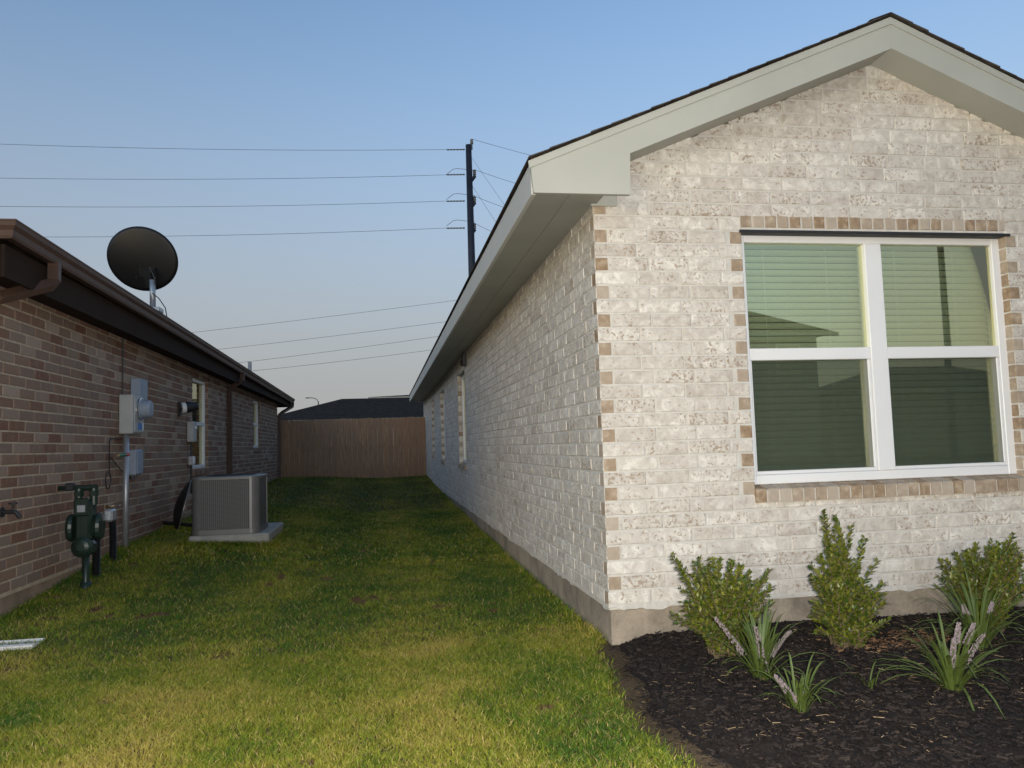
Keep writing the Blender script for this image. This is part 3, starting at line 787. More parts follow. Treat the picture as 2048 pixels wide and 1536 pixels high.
for x in (XG, -3.2, -9): rows.append([((x + p[0] if x == XG else x), 5.30 - p[0], GZ(5.3) + p[1]) for p in PROF])
vs = [v for r in rows for v in r]; fs = []
for i in range(len(rows) - 1):
    for k in range(n): fs.append((i*n+k, i*n+(k+1)%n, (i+1)*n+(k+1)%n, (i+1)*n+k))
fs.append([(len(rows)-1)*n+k for k in range(n)][::-1]); q.add(vs, fs); q.build('gutter', M['brown'], bh)
q = MB()
zc = 2.56; sl = .42
hp = [(XG - .07, 5.36, zc + .06), (XG - .07, 21.40, zc - .06), (-6.0, 17.6, zc + 1.55), (-6.0, 9.1, zc + 1.55), (-9.7, 5.36, zc + .05), (-9.7, 21.4, zc - .05)]
q.add(hp, [(0, 1, 2, 3), (0, 3, 4), (1, 5, 2), (3, 2, 5, 4), (0, 4, 5, 1)]); lroof = q.build('roof', M['shingle2'], bh)
q = MB(); q.tube([(-3.05, 19.2, 2.7), (-3.05, 19.2, 3.26)], .045, 12); q.build('vent_pipe', M['grey'], lroof)

def downspout(name, pts):
    q = MB(); q.tube(pts, .03, rect=(.072, .055)); return q.build(name, M['brown'], bh)
downspout('downspout', [(XG - .045, 6.02, 2.53), (XG - .045, 6.02, 2.40), (XG - .06, 5.99, 2.36), (-2.50, 5.64, 2.20), (-2.545, 5.585, 2.14), (-2.56, 5.575, .16)])
downspout('downspout', [(XG - .045, 13.75, 2.48), (XG - .05, 13.75, 2.36), (-2.46, 13.78, 2.24), (-2.515, 13.80, 2.18), (-2.52, 13.80, .35)])
downspout('downspout', [(XG - .045, 21.3, 2.40), (XG - .05, 21.25, 2.30), (-2.46, 20.5, 2.12), (-2.52, 20.31, 2.06), (-2.53, 20.29, .45)])
for (a, b, z0, z1) in LW:
    sw = link('side_window', None, bh, (XL - .09, (a + b) / 2, z0))
    for (ya, yb) in ((a, a + .05), (b - .05, b)): part_box('frame', M['white'], sw, XL - .12, XL - .045, ya, yb - .001, z0, z1)
    part_box('frame', M['white'], sw, XL - .12, XL - .045, a + .0505, b - .0515, z1 - .05, z1 - .001); part_box('frame', M['white'], sw, XL - .12, XL - .045, a + .0505, b - .0515, z0 + .001, z0 + .05)
    part_box('meeting_rail', M['white'], sw, XL - .11, XL - .05, a + .0505, b - .0515, (z0+z1)/2 - .025, (z0+z1)/2 + .025)
    q = MB(); q.box(XL - .09, XL - .085, a + .0505, b - .0515, z0 + .0505, z1 - .0505); q.build('pane', M['sideglass'], sw)
    nn = int((b - a) / .08)
    for i in range(nn):
        y = a + .006 + (b - a) / nn * i
        q = MB(); q.prism([(XL + .022, z0 - .085), (XL + .024, z0 - .02), (XL - .044, z0 - .003), (XL - .044, z0 - .085)], 'y', y, y + (b - a) / nn - .011); q.build('sill_brick', M['bbrick'], sw)

# ------------------------------------------------------------------ fittings on the brown wall
t = thing('electric_meter', 'grey electric meter box with round meter on the brown brick wall', 'electric meter', (XL, 8.45, 1.34))
part_box('meter_box', M['grey'], t, XL + .004, XL + .135, 8.27, 8.60, 1.345, 1.735, .008)
part_box('meter_box_cover', M['grey'], t, XL + .1355, XL + .150, 8.285, 8.585, 1.36, 1.72, .006)
part_box('upper_enclosure', M['bluegrey'], t, XL + .004, XL + .10, 8.62, 8.90, 1.52, 1.93, .01)
q = MB(); MX = Matrix.Translation((XL + .15, 8.43, 1.595)) @ Matrix.Rotation(math.pi/2, 4, 'Y')
q.lathe([(.105, 0), (.105, .03), (.098, .034), (.092, .035), (.088, .10), (.075, .118), (.0, .122)], MX, 28); q.build('meter_dial', M['bluegrey'], t, smooth=False)
q = MB(); q.lathe([(.112, -.001), (.112, .022), (.106, .024)], MX, 28); q.build('meter_ring', M['chrome'], t)
part_box('meter_label', M['blue'], t, XL + .1505, XL + .1525, 8.38, 8.52, 1.385, 1.455, .0005)
part_box('meter_label', M['white'], t, XL + .1505, XL + .1525, 8.53, 8.575, 1.385, 1.46, .0005)
q = MB(); q.tube([(XL + .06, 8.32, 1.344), (XL + .06, 8.32, .12)], .028, 14); q.build('conduit', M['galv'], t, smooth=True)
q = MB(); q.tube([(XL + .012, 8.36, 2.31), (XL + .012, 8.36, 1.736)], .007, 8); q.build('cable', M['black'], t)

t = thing('junction_box', 'small blue grey utility box below the electric meter', 'utility box', (XL, 8.6, .93))
part_box('box', M['bluegrey'], t, XL + .004, XL + .10, 8.50, 8.72, .93, 1.19, .012); part_box('box_cover', M['bluegrey'], t, XL + .1005, XL + .112, 8.51, 8.71, .94, 1.18, .006)
q = MB()
for i in range(3): q.tube([(XL + .05, 8.53 + i * .06, .93), (XL + .05, 8.53 + i * .06, .89)], .012, 8)
q.build('cable_gland', M['black'], t)
t = thing('hanging_cable', 'looped dark cable with green sleeve and red cap hanging beside the conduit', 'cable', (XL + .03, 8.1, .9))
q = MB(); pts = [(XL + .02, 8.27, 1.29), (XL + .02, 8.0, 1.30), (XL + .02, 7.96, 1.27), (XL + .02, 7.96, .98)]
for i in range(13):
    a = math.pi/2 + i * 2 * math.pi / 12; pts.append((XL + .025 + i*.001, 7.90 + .06 * math.cos(a), .90 + .075 * math.sin(a)))
q.tube(pts, .006, 6); q.tube([(XL + .03, 7.96, 1.12), (XL + .03, 8.1, 1.06), (XL + .03, 8.3, .98), (XL + .05, 8.52, .90)], .005, 6); q.build('wire', M['black'], t)
q = MB(); q.tube([(XL + .10, 7.98, 1.135), (XL + .10, 8.17, 1.14)], .018, 10); q.build('sleeve', M['green'], t)
q = MB(); q.tube([(XL + .10, 8.171, 1.14), (XL + .10, 8.25, 1.142)], .019, 10); q.build('cap', M['red'], t)
q = MB(); q.tube([(XL + .10, 7.93, 1.133), (XL + .10, 7.979, 1.135)], .013, 10); q.build('end_ring', M['brass'], t)

# gas meter
GX, GY = -2.32, 6.74
t = thing('gas_meter', 'dark green gas meter on a riser pipe against the brown brick wall', 'gas meter', (GX, GY, 0.0))
q = MB(); q.tube([(GX, GY, -.02), (GX, GY, .10), (GX, GY, .40)], .026, 12); q.tube([(GX, GY, .02), (GX, GY, .15)], .042, 12); q.build('riser_pipe', M['ggreen'], t, smooth=True)
part_box('regulator', M['ggreen'], t, GX - .07, GX + .07, GY - .06, GY + .06, .36, .47, .025)
q = MB(); q.lathe([(.03, -.02), (.075, 0), (.08, .03), (.055, .05), (.03, .06)], Matrix.Translation((GX + .0, GY - .055, .43)) @ Matrix.Rotation(math.pi/2, 4, 'X'), 18); q.build('regulator_cap', M['ggreen'], t)
part_box('meter_body', M['ggreen'], t, GX - .075, GX + .060, GY - .07, GY + .08, .46, .79, .03)
for sx in (-.105, .095):
    q = MB(); q.lathe([(.02, -.026), (.080, -.022), (.088, 0), (.080, .022), (.02, .026)], Matrix.Translation((GX + sx - .0, GY + .0, .575)) @ Matrix.Rotation(math.pi/2, 4, 'Y') @ Matrix.Diagonal((1.25, 1, 1, 1)), 20)
    q.build('side_casing', M['ggreen'], t)
part_box('index_box', M['ggreen'], t, GX - .055, GX + .05, GY - .11, GY - .0805, .67, .81, .01); part_box('index_window', M['galv'], t, GX - .03, GX + .03, GY - .116, GY - .1105, .70, .755, .002)
q = MB()
for sx in (-.055, .055): q.tube([(GX + sx, GY, .75), (GX + sx, GY, .88)], .028, 12); q.tube([(GX + sx, GY, .82), (GX + sx, GY, .86)], .036, 6)
q.tube([(GX - .075, GY, .885), (GX + .08, GY, .885)], .024, 10); q.tube([(GX - .075, GY, .885), (GX - .11, GY + .04, .885), (XL + .0, GY + .10, .885)], .02, 10); q.build('top_pipe', M['ggreen'], t)
part_box('shutoff_valve', M['steel'], t, GX - .15, GX - .09, GY - .03, GY + .03, .865, .925, .008)
part_box('relief_box', M['galv'], t, GX + .09, GX + .16, GY + .10, GY + .22, .60, .70, .015)

def corrug(name, label, x, y, z0, z1, top):
    t = thing(name, label, 'pipe', (x, y, z0), 'corrugated pipes by the gas meter')
    pts = []; rs = []; n = int((z1 - z0) / .012)
    for i in range(n * 2 + 1):
        z = z0 + (z1 - z0) * i / (n * 2); pts.append((x + .012 * math.sin(z * 5), y, z)); rs.append(.034 if i % 2 else .026)
    q = MB(); q.tube(pts, rs, 12); q.build('corrugated_sleeve', M['black'], t)
    if top:
        q = MB(); q.tube([(x, y, z1 - .02), (x, y, z1 + .06)], .018, 10); q.tube([(x, y, z1 + .06), (x - .02, y - .07, z1 + .075)], .02, 10); q.build('valve', M['brass'], t)
        part_box('valve_handle', M['chrome'], t, x - .02, x + .07, y - .012, y + .012, z1 + .07, z1 + .085, .004)
        part_box('valve_collar', M['chrome'], t, x - .024, x + .024, y - .024, y + .024, z1 - .012, z1 + .008, .006)
corrug('corrugated_pipe', 'black corrugated pipe rising just behind the green gas meter', -2.38, 7.12, .05, .60, False)
corrug('corrugated_pipe', 'black corrugated pipe topped by a brass valve beside the conduit', -2.44, 7.72, .10, .60, True)

t = thing('hose_faucet', 'small dark outdoor faucet on the brown brick wall at the left edge', 'faucet', (XL, 5.88, .74))
q = MB(); q.tube([(XL, 5.88, .77), (XL + .09, 5.88, .77), (XL + .12, 5.88, .73)], [.014, .016, .014], 10); q.build('spout', M['steel'], t)
q = MB(); q.lathe([(.035, 0), (.035, .008)], Matrix.Translation((XL + .005, 5.88, .77)) @ Matrix.Rotation(math.pi/2, 4, 'Y'), 16); q.build('flange', M['steel'], t)
q = MB(); q.lathe([(.008, -.03), (.008, .0), (.028, .002), (.028, .012), (.01, .014)], Matrix.Translation((XL + .075, 5.88, .82)), 12); q.build('handle', M['steel'], t)

t = thing('wall_light', 'black wall light with a white ring beside the brown house window', 'wall light', (XL, 10.65, 1.7))
part_box('base_plate', M['black'], t, XL + .004, XL + .03, 10.54, 10.66, 1.62, 1.80, .008)
q = MB(); MX = Matrix.Translation((XL + .035, 10.60, 1.72)) @ Matrix.Rotation(math.radians(82), 4, 'Y') @ Matrix.Rotation(math.radians(-28), 4, 'X')
q.lathe([(.066, .00), (.07, .03), (.07, .05)], MX, 20); q.build('lens_ring', M['white'], t)
q = MB(); q.lathe([(.074, .051), (.074, .08), (.064, .13), (.046, .20), (.02, .215)], MX, 20); q.build('lamp_housing', M['black'], t)
q = MB(); q.tube([(XL + .02, 10.60, 1.71), (XL + .09, 10.60, 1.71)], .02, 10); q.build('arm', M['black'], t)
t = thing('disconnect_box', 'grey green switch box on the brown wall before the white window', 'switch box', (XL, 11.15, 1.30))
part_box('box', M['grey'], t, XL + .004, XL + .09, 11.02, 11.2, 1.29, 1.56, .008); q = MB(); q.tube([(XL + .04, 11.11, 1.289), (XL + .04, 11.11, .6)], .012, 8); q.build('conduit', M['black'], t)
part_box('pull_handle', M['white'], t, XL + .0905, XL + .11, 11.08, 11.14, 1.46, 1.50, .004)
t = thing('outlet_box', 'small weatherproof outlet under the switch box on the brown wall', 'outlet', (XL, 11.15, .98))
part_box('box', M['galv'], t, XL + .004, XL + .06, 11.08, 11.2, .98, 1.10, .008); part_box('cover', M['white'], t, XL + .0605, XL + .075, 11.085, 11.195, .985, 1.095, .004)

# satellite dish on the roof, seen from behind
DX, DY, DZ = -2.70, 9.45, 3.37
t = thing('satellite_dish', 'dark satellite dish on a mast above the brown house roof', 'satellite dish', (-2.62, 9.45, 2.78))
aim = Matrix.Translation((DX, DY, DZ)) @ Matrix.Rotation(math.radians(-8), 4, 'Z') @ Matrix.Rotation(math.radians(-66), 4, 'X')
q = MB(); prof = []
for i in range(11):
    r = i / 10; prof.append((max(r * .405, .001), .055 * r * r))
for i in range(10, -1, -1):
    r = i / 10; prof.append((max(r * .397, .001), .055 * r * r + .007))
q.lathe(prof, aim @ Matrix.Diagonal((1.0, .93, 1, 1)), 48); q.build('reflector', M['dish'], t, smooth=True)
q = MB(); q.box(-.02, .16, .09, .19, -.05, .016, M=aim); q.box(.05, .125, .12, .30, -.10, -.051, M=aim)
q.build('bracket', M['black'], t)
q = MB()
for (bx_, by_) in ((.0, .06), (.15, .11), (-.06, .19), (.15, .20)): q.lathe([(.009, -.06), (.009, -.045)], aim @ Matrix.Translation((bx_, by_, 0)), 8)
q.build('bolt', M['chrome'], t)
bp = aim @ Vector((.06, -.2, -.07))
mp_ = UV(305, 560, DY - .06)
q = MB(); q.tube([mp_, (mp_.x + .005, DY - .06, 2.80)], .032, 14); q.build('mast', M['galv'], t, smooth=True)
part_box('mast_foot', M['galv'], t, mp_.x - .08, mp_.x + .1, DY - .15, DY + .03, 2.75, 2.80, .005)
q = MB(); a = Vector((mp_.x - .02, DY - .10, mp_.z + .14)); q.tube([a, a + Vector((.05, -.01, -.12)), a + Vector((.06, 0, -.2))], .006, 6)
q.tube([a + Vector((.03, 0, -.3)), a + Vector((.10, 0, -.36)), a + Vector((.17, 0, -.47)), a + Vector((.19, 0, -.60))], .006, 6); q.build('coax_cable', M['black'], t)

# a discarded dish leaning on the wall behind the air conditioner
t = thing('leaning_dish', 'dark curved dish propped against the brown wall beside the air conditioner', 'dish', (-2.40, 9.8, .22))
aim2 = Matrix.Translation((-2.41, 9.80, .53)) @ Matrix.Rotation(math.radians(14), 4, 'Y') @ Matrix.Rotation(math.radians(12), 4, 'Z') @ Matrix.Rotation(math.pi/2, 4, 'Y')
q = MB(); prof = [(max(i / 8 * .33, .001), .10 * (i / 8) ** 2) for i in range(9)] + [(max(i / 8 * .322, .001), .10 * (i / 8) ** 2 + .008) for i in range(8, -1, -1)]
q.lathe(prof, aim2, 36); q.build('reflector', M['dish'], t, smooth=True)
q = MB(); q.lathe([(.329, .098), (.336, .100), (.336, .110), (.329, .112)], aim2, 36); q.build('rim', M['acpaint'], t)

# air conditioner condenser on its pad
AX0, AX1, AY0, AY1, AZ0, AZ1 = -1.92, -1.27, 8.45, 9.15, .315, .885
t = thing('air_conditioner', 'taupe outdoor air conditioning unit standing on a concrete pad', 'air conditioner', ((AX0+AX1)/2, (AY0+AY1)/2, .30))
def rr(x0, x1, y0, y1, r, n=6):
    out = []
    for (cx, cy, a0) in ((x1-r, y0+r, -90), (x1-r, y1-r, 0), (x0+r, y1-r, 90), (x0+r, y0+r, 180)):
        for i in range(n + 1): a = math.radians(a0 + 90 * i / n); out.append((cx + r * math.cos(a), cy + r * math.sin(a)))
    return out
q = MB(); q.prism(rr(AX0 - .012, AX1 + .012, AY0 - .012, AY1 + .012, .09), 'z', AZ0 - .015, AZ0 + .035); q.build('base_pan', M['acpaint'], t)
q = MB(); q.prism(rr(AX0, AX1, AY0, AY1, .085), 'z', AZ0 + .0355, AZ1 - .03); q.build('grille_panel', M['acpanel'], t)
q = MB()
for (cx, cy) in ((AX1 - .03, AY0 + .03), (AX0 + .03, AY0 + .03), (AX1 - .03, AY1 - .03), (AX0 + .03, AY1 - .03)):
    sx = 1 if cx > -1.6 else -1; sy = 1 if cy > 8.8 else -1
    pts = []
    a0 = math.atan2(sy, sx)
    for i in range(7):
        a = a0 - .75 + 1.5 * i / 6; pts.append((cx - sx * .055 + .092 * math.cos(a), cy - sy * .055 + .092 * math.sin(a)))
    pts2 = [(cx - sx * .055 + .07 * math.cos(a0 + .75 - 1.5 * i / 6), cy - sy * .055 + .07 * math.sin(a0 + .75 - 1.5 * i / 6)) for i in range(7)]
    q.prism(pts + pts2, 'z', AZ0 + .036, AZ1 - .031)
q.build('corner_post', M['acpaint'], t)
ccx, ccy = (AX0 + AX1) / 2, (AY0 + AY1) / 2
q = MB(); outer = rr(AX0 - .012, AX1 + .012, AY0 - .012, AY1 + .012, .095, 8); no = len(outer)
inner = []
for p in outer:
    a = math.atan2(p[1] - ccy, p[0] - ccx); inner.append((ccx + .255 * math.cos(a), ccy + .255 * math.sin(a)))
vs = [(p[0], p[1], AZ1 - .030) for p in outer] + [(p[0], p[1], AZ1 - .004) for p in outer] + [(p[0] + (ccx - p[0]) * .03, p[1] + (ccy - p[1]) * .03, AZ1) for p in outer] + [(p[0], p[1], AZ1 + .004) for p in inner] + [(p[0], p[1], AZ1 - .028) for p in inner]
fs = []
for r_ in range(4):
    for k in range(no): fs.append((r_*no+k, r_*no+(k+1)%no, (r_+1)*no+(k+1)%no, (r_+1)*no+k))
q.add(vs, fs); cap = q.build('top_cap', M['acpaint'], t)
q = MB()
for r_ in np.linspace(.05, .25, 9):
    q.tube([(ccx + r_ * math.cos(a), ccy + r_ * math.sin(a), AZ1 + .006) for a in np.linspace(0, 2 * math.pi, 33)], .003, 4, cap=False)
for i in range(8):
    a = i * math.pi / 4; q.tube([(ccx + .03 * math.cos(a), ccy + .03 * math.sin(a), AZ1 + .009), (ccx + .255 * math.cos(a), ccy + .255 * math.sin(a), AZ1 + .006)], .004, 4)
q.build('fan_guard', M['steel'], cap)
q = MB(); q.lathe([(.05, 0), (.06, .03), (.05, .05)], Matrix.Translation((ccx, ccy, AZ1 - .05)), 16)
for i in range(3):
    a = i * 2 * math.pi / 3; R_ = Matrix.Translation((ccx, ccy, AZ1 - .03)) @ Matrix.Rotation(a, 4, 'Z') @ Matrix.Rotation(.4, 4, 'X'); q.box(.04, .235, -.06, .06, -.002, .002, M=R_)
q.build('fan', M['steel'], t)
q = MB(); q.prism(rr(AX0 + .01, AX1 - .01, AY0 + .01, AY1 - .01, .08), 'z', AZ0 + .04, AZ0 + .06); q.build('inner_base', M['dark'], t)
q = MB(); q.tube([(AX0 + .08, AY1 - .02, .40), (AX0 + .06, AY1 + .10, .38), (-2.2, 9.75, .30), (XL, 9.9, .33)], .022, 8); q.build('refrigerant_line', M['black'], t)
o = part_box('concrete_pad', M['pad'], None, -1.945, -1.16, 8.42, 9.66, .08, .297, .015); tag(o, 'square pale concrete pad under the air conditioning unit', 'concrete pad')

# splash block at the left edge
q = MB(); sx0, sx1, sy0, sy1 = -2.75, -2.05, 5.12, 5.30
q.prism([(sy0, -.03), (sy1, -.03), (sy1, .034), (sy1 - .025, .038), (sy1 - .04, .026), (sy0 + .04, .026), (sy0 + .025, .038), (sy0, .034)], 'x', sx0, sx1)
o = q.build('splash_block', M['pale'], None); tag(o, 'white splash block lying in the grass at the left edge', 'splash block')

# ------------------------------------------------------------------ fence
fz = lambda x: float(np.interp(x, [-3.2, 1.2], [1.972, 1.968]))
t = thing('wooden_fence', 'brown wooden picket fence closing the gap between the two houses', 'fence', (-.7, 22.0, .35))
x = -3.75; i = 0
while x < 1.19:
    wd = min(random.uniform(.134, .144), 1.198 - x)
    if wd < .04: break
    top = fz(x) + random.uniform(-.014, .012); yj = random.uniform(-.006, .006)
    q = MB(); tl = random.uniform(-.001, .001)
    q.prism([(x, .20), (x + wd - .003, .20), (x + wd - .003 + tl, top - .012), (x + wd - .014 + tl, top), (x + .012 + tl, top), (x + tl, top - .012)], 'y', 22.0 + yj, 22.016 + yj)
    q.build('picket', M['wood'], t); x += wd; i += 1
for z in (.55, 1.15, 1.75): part_box('rail', M['wood'], t, -3.75, 1.195, 22.03, 22.068, z - .045, z + .045, .004)
for px in (-3.6, -1.2, 1.1): part_box('post', M['wood'], t, px - .045, px + .045, 22.0685, 22.16, .1, 1.9, .004)

# ------------------------------------------------------------------ houses beyond the fence
def hip_house(name, label, x0, x1, y0, y1, ze, zr, inset, wall_mat, roof_mat, oh=.4):
    t = thing(name, label, 'house', ((x0+x1)/2, (y0+y1)/2, 0))
    part_box('wall', wall_mat, t, x0, x1, y0, y1, -.3, ze - .02, .02)
    q = MB(); X0_, X1_, Y0_, Y1_ = x0 - oh, x1 + oh, y0 - oh, y1 + oh; ym = (y0 + y1) / 2
    q.add([(X0_, Y0_, ze), (X1_, Y0_, ze), (X1_, Y1_, ze), (X0_, Y1_, ze), (X0_ + inset, ym, zr), (X1_ - inset, ym, zr)], [(0,1,5,4), (1,2,5), (2,3,4,5), (3,0,4), (0,3,2,1)])
    rf = q.build('roof', roof_mat, t)
    q = MB(); q.box(X0_, X1_, Y0_ - .02, Y0_, ze - .17, ze - .002); q.box(X0_, X1_, Y1_, Y1_ + .02, ze - .17, ze - .002); q.build('fascia_board', M['siding'], t)
    return t, rf
t, rf = hip_house('distant_house', 'dark hip roofed house seen over the wooden fence', -5.2, 9.0, 36.3, 46, 2.50, 3.74, 3.6, M['siding'], M['shingle2'])
for wx in (-3.6, .5, 4.0):
    wd = part_box('window', M['white'], t, wx, wx + 1.0, 36.25, 36.29, 1.0, 2.2, .01); part_box('pane', M['sideglass'], wd, wx + .06, wx + .94, 36.235, 36.248, 1.06, 2.14, .002)
t, rf = hip_house('distant_house', 'taller pale walled house rising behind the dark hip roof', -.3, 9.0, 50, 58, 4.35, 4.75, 3.0, M['siding'], M['shingle2'], .5)
t, rf = hip_house('distant_house', 'low dark roof at the left of the row beyond the fence', -9.6, -4.6, 46, 53, 2.6, 3.45, 3.0, M['siding'], M['shingle2'])

t = thing('street_lamp', 'thin curved street lamp rising above the distant roofs', 'street lamp', (-6.95, 90, 0))
q = MB(); q.tube([(-6.95, 90, 0), (-6.95, 90, 6.6)], [.11, .07], 10); q.build('lamp_post', M['porcelain'], t)
q = MB(); q.tube([(-6.95, 90, 6.5), (-7.1, 90, 6.85), (-7.5, 90, 7.02), (-8.0, 90, 7.05)], .045, 8); q.build('arm', M['porcelain'], t)
part_box('lamp_head', M['porcelain'], t, -8.35, -7.95, 89.9, 90.1, 6.97, 7.09, .03)

# ------------------------------------------------------------------ utility pole and wires
PY = 45.0
top = UV(937, 290, PY); pxx = top.x
t = thing('utility_pole', 'tall dark utility pole with side insulators behind the pale roof', 'utility pole', (pxx, PY, 0))
q = MB(); q.tube([(pxx, PY, 0), (pxx, PY, top.z)], [.27, .175], 16); q.build('shaft', M['pole'], t, smooth=True)
p = UV(943.5, 291, PY); q = MB(); q.tube([(p.x, PY, p.z - .25), (p.x, PY, p.z + .05), (p.x, PY, p.z + .12), (p.x, PY, p.z + .38)], [.05, .05, .1, .08], 10); q.build('insulator', M['porcelain'], t)
heads = [Vector((p.x, PY, p.z + .40))]
for v in (360, 413, 467):
    a = UV(939, v + 7, PY); b = UV(950, v - 8, PY)
    q = MB(); q.tube([a, b], .10, 10); br = q.build('bracket', M['pole'], t)
    c = UV(949, v - 9, PY); q = MB(); pts = []; rs = []
    for i in range(7): pts.append((c.x, PY, c.z + .34 * i / 6)); rs.append(.11 if i % 2 else .075)
    q.tube(pts, rs, 10); q.build('insulator', M['porcelain'], t); heads.append(Vector((c.x, PY, c.z + .36)))
for v in (299, 349, 402, 456):
    q = MB(); a = UV(930, v, PY); b = UV(893, v + .5, PY); n_ = 12
    q.tube([a.lerp(b, i / n_) for i in range(n_ + 1)], [.05 if i % 2 else .028 for i in range(n_ + 1)], 8); q.build('strain_insulator', M['porcelain'], t)
q = MB()
for v in (345, 395, 448):
    a = UV(893, v + 4, PY); b = UV(950, v - 4, PY); mid = UV(915, v - 8, PY); q.tube([a, a.lerp(mid, .6) + Vector((0, 0, .1)), mid, b], .014, 5)
q.build('jumper_wire', M['wire'], t)
def wire(label, a, b, sag, r=.017, group='overhead wires'):
    a, b = Vector(a), Vector(b); pts = []
    for i in range(25):
        k = i / 24; p = a.lerp(b, k); p.z -= sag * 4 * k * (1 - k); pts.append(p)
    q = MB(); q.tube(pts, r, 5, cap=False); o = q.build('power_wire', M['wire'], None); tag(o, label, 'power wire', group)
def ext(a, b, k): return a + (b - a) * k
for (lab, v0, v1) in (('topmost power wire running left from the utility pole', 277, 299), ('second power wire from the top left of the utility pole', 347, 349.5),
                      ('third power wire from the top left of the utility pole', 404, 402), ('lowest power wire at the left joining the utility pole', 466, 456)):
    a = UV(893, v1, PY); b = UV(-400, v0 + (v0 - v1) * .3, PY); wire(lab, a, b, .30, .011)
for (lab, h, (u, v)) in (('topmost wire leaving the utility pole to the right', heads[0], (1062, 305)), ('second wire leaving the utility pole to the right', heads[1], (1031, 361)),
                         ('third wire leaving the utility pole to the right', heads[2], (1008, 409)), ('lowest wire leaving the utility pole to the right', heads[3], (983, 457))):
    wire(lab, h, ext(h, UV(u, v, PY + 2), 4.0), .25, .011)
for (lab, a, b) in (('steep guy wire from the upper pole down behind the roof', (944, 316), (1010, 410)), ('steep guy wire from the middle of the pole behind the roof', (945, 372), (1000, 455))):
    A = UV(*a, PY); wire(lab, A, ext(A, UV(*b, PY + 1), 1.5), .05, .008)
for (lab, a, b) in (('highest of the four faint wires low over the fence', (400, 658), (905, 596)), ('second of the four faint wires low over the fence', (440, 693), (890, 638)),
                    ('third of the four faint wires low over the fence', (480, 720), (870, 668)), ('lowest of the four faint wires low over the fence', (520, 735), (865, 694))):
    A = UV(*a, 70); B = UV(*b, 70); wire(lab, ext(A, B, -.6), ext(A, B, 1.7), .3, .014)

# ------------------------------------------------------------------ shrubs
def leaf_quad(q, p, d, up, L, Wd):
    s = d.cross(up)
    if s.length < 1e-3: s = d.cross(Vector((1, 0, 0)))
    s.normalize(); nrm = s.cross(d).normalized()
    q.add([p, p + d*L*.45 + s*Wd/2 + nrm*Wd*.12, p + d*L, p + d*L*.45 - s*Wd/2 + nrm*Wd*.12, p + d*L*.5 - nrm*Wd*.06], [(0, 1, 4), (1, 2, 4), (2, 3, 4), (3, 0, 4)])
def shrub(label, base, tips, leafL=.028, fillfrom=.10):
    base = Vector(base); t = thing('shrub', label, 'shrub', base, 'shrubs in the flower bed')
    st = MB(); lf = MB()
    for tip in tips:
        tip = Vector(tip); b = base + Vector((random.uniform(-.06, .06), random.uniform(-.06, .06), -.01))
        mid = b.lerp(tip, .5) + Vector((-(tip.x - b.x) * .18, -(tip.y - b.y) * .18, .02)) + Vector((random.gauss(0, .010), random.gauss(0, .010), 0))
        n = 10; pts = []
        for i in range(n + 1):
            k = i / n; pts.append(b * (1-k)**2 + mid * 2 * k * (1-k) + tip * k * k)
        st.tube(pts, [.0042 * (1 - .75 * i / n) + .0008 for i in range(n + 1)], 5)
        Lt = (tip - b).length; nl = int(Lt / .0095)
        for j in range(nl):
            k = fillfrom + (1 - fillfrom) * (j + random.random()) / nl
            f = k * n; i0 = min(int(f), n - 1); p = pts[i0].lerp(pts[i0 + 1], f - i0); ax = (pts[i0 + 1] - pts[i0]).normalized()
            for s_ in range(2):
                ph = random.random() * 2 * math.pi; o = ax.orthogonal().normalized(); rad = (o * math.cos(ph) + ax.cross(o) * math.sin(ph))
                d = (ax * random.uniform(.45, 1.1) + rad * random.uniform(.5, 1.0)).normalized()
                leaf_quad(lf, p + rad * .003, d, Vector((random.gauss(0, .4), random.gauss(0, .4), 1)), leafL * random.uniform(.7, 1.2), leafL * random.uniform(.5, .72))
    st.build('stems', M['bark'], t); lf.build('foliage', M['leaf'], t)
def volume_tips(cx, cy, n, prof, depth):
    """tips through a crown: prof = [(height, left, right)]"""
    out = []
    for _ in range(n):
        while True:
            i = random.randrange(len(prof) - 1); k = random.random(); (h0, l0, r0), (h1, l1, r1) = prof[i], prof[i + 1]
            l, r = l0 + (l1 - l0) * k, r0 + (r1 - r0) * k
            if random.random() < (r - l) / .6: break
        h = h0 + (h1 - h0) * k; e = random.uniform(-1, 1); x = (l + r) / 2 + e * (r - l) / 2
        out.append((cx + x, cy + random.uniform(-1, 1) * depth * math.sqrt(max(0, 1 - e * e * .8)) * min(1, (r - l) / .3), h))
    return out
def px(u, v, y): p = UV(u, v, y); return (p.x, p.y, p.z)
sx, sy = 1.63, 3.74
tips = volume_tips(sx, sy, 92, [(.20, -.16, .20), (.30, -.19, .26), (.40, -.17, .24), (.48, -.13, .14), (.535, -.10, .08)], .17)
tips += [px(1342, 1110, 3.70), px(1352, 1122, 3.72), px(1358, 1140, 3.70), px(1378, 1172, 3.72), px(1345, 1228, 3.68), px(1352, 1240, 3.66), px(1376, 1205, 3.66), px(1540, 1138, 3.74), px(1532, 1160, 3.76), px(1518, 1172, 3.75), px(1545, 1172, 3.78), px(1548, 1205, 3.76), px(1415, 1118, 3.75), px(1440, 1118, 3.78), px(1462, 1122, 3.8), px(1480, 1135, 3.76)]
shrub('leftmost bushy green shrub nearest the house corner', (sx + .01, sy, .045), tips)
sx, sy = 2.30, 3.74
tips = volume_tips(sx, sy, 100, [(.10, -.13, .17), (.20, -.17, .20), (.30, -.17, .20), (.40, -.16, .15), (.48, -.11, .09), (.56, -.08, .05)], .15)
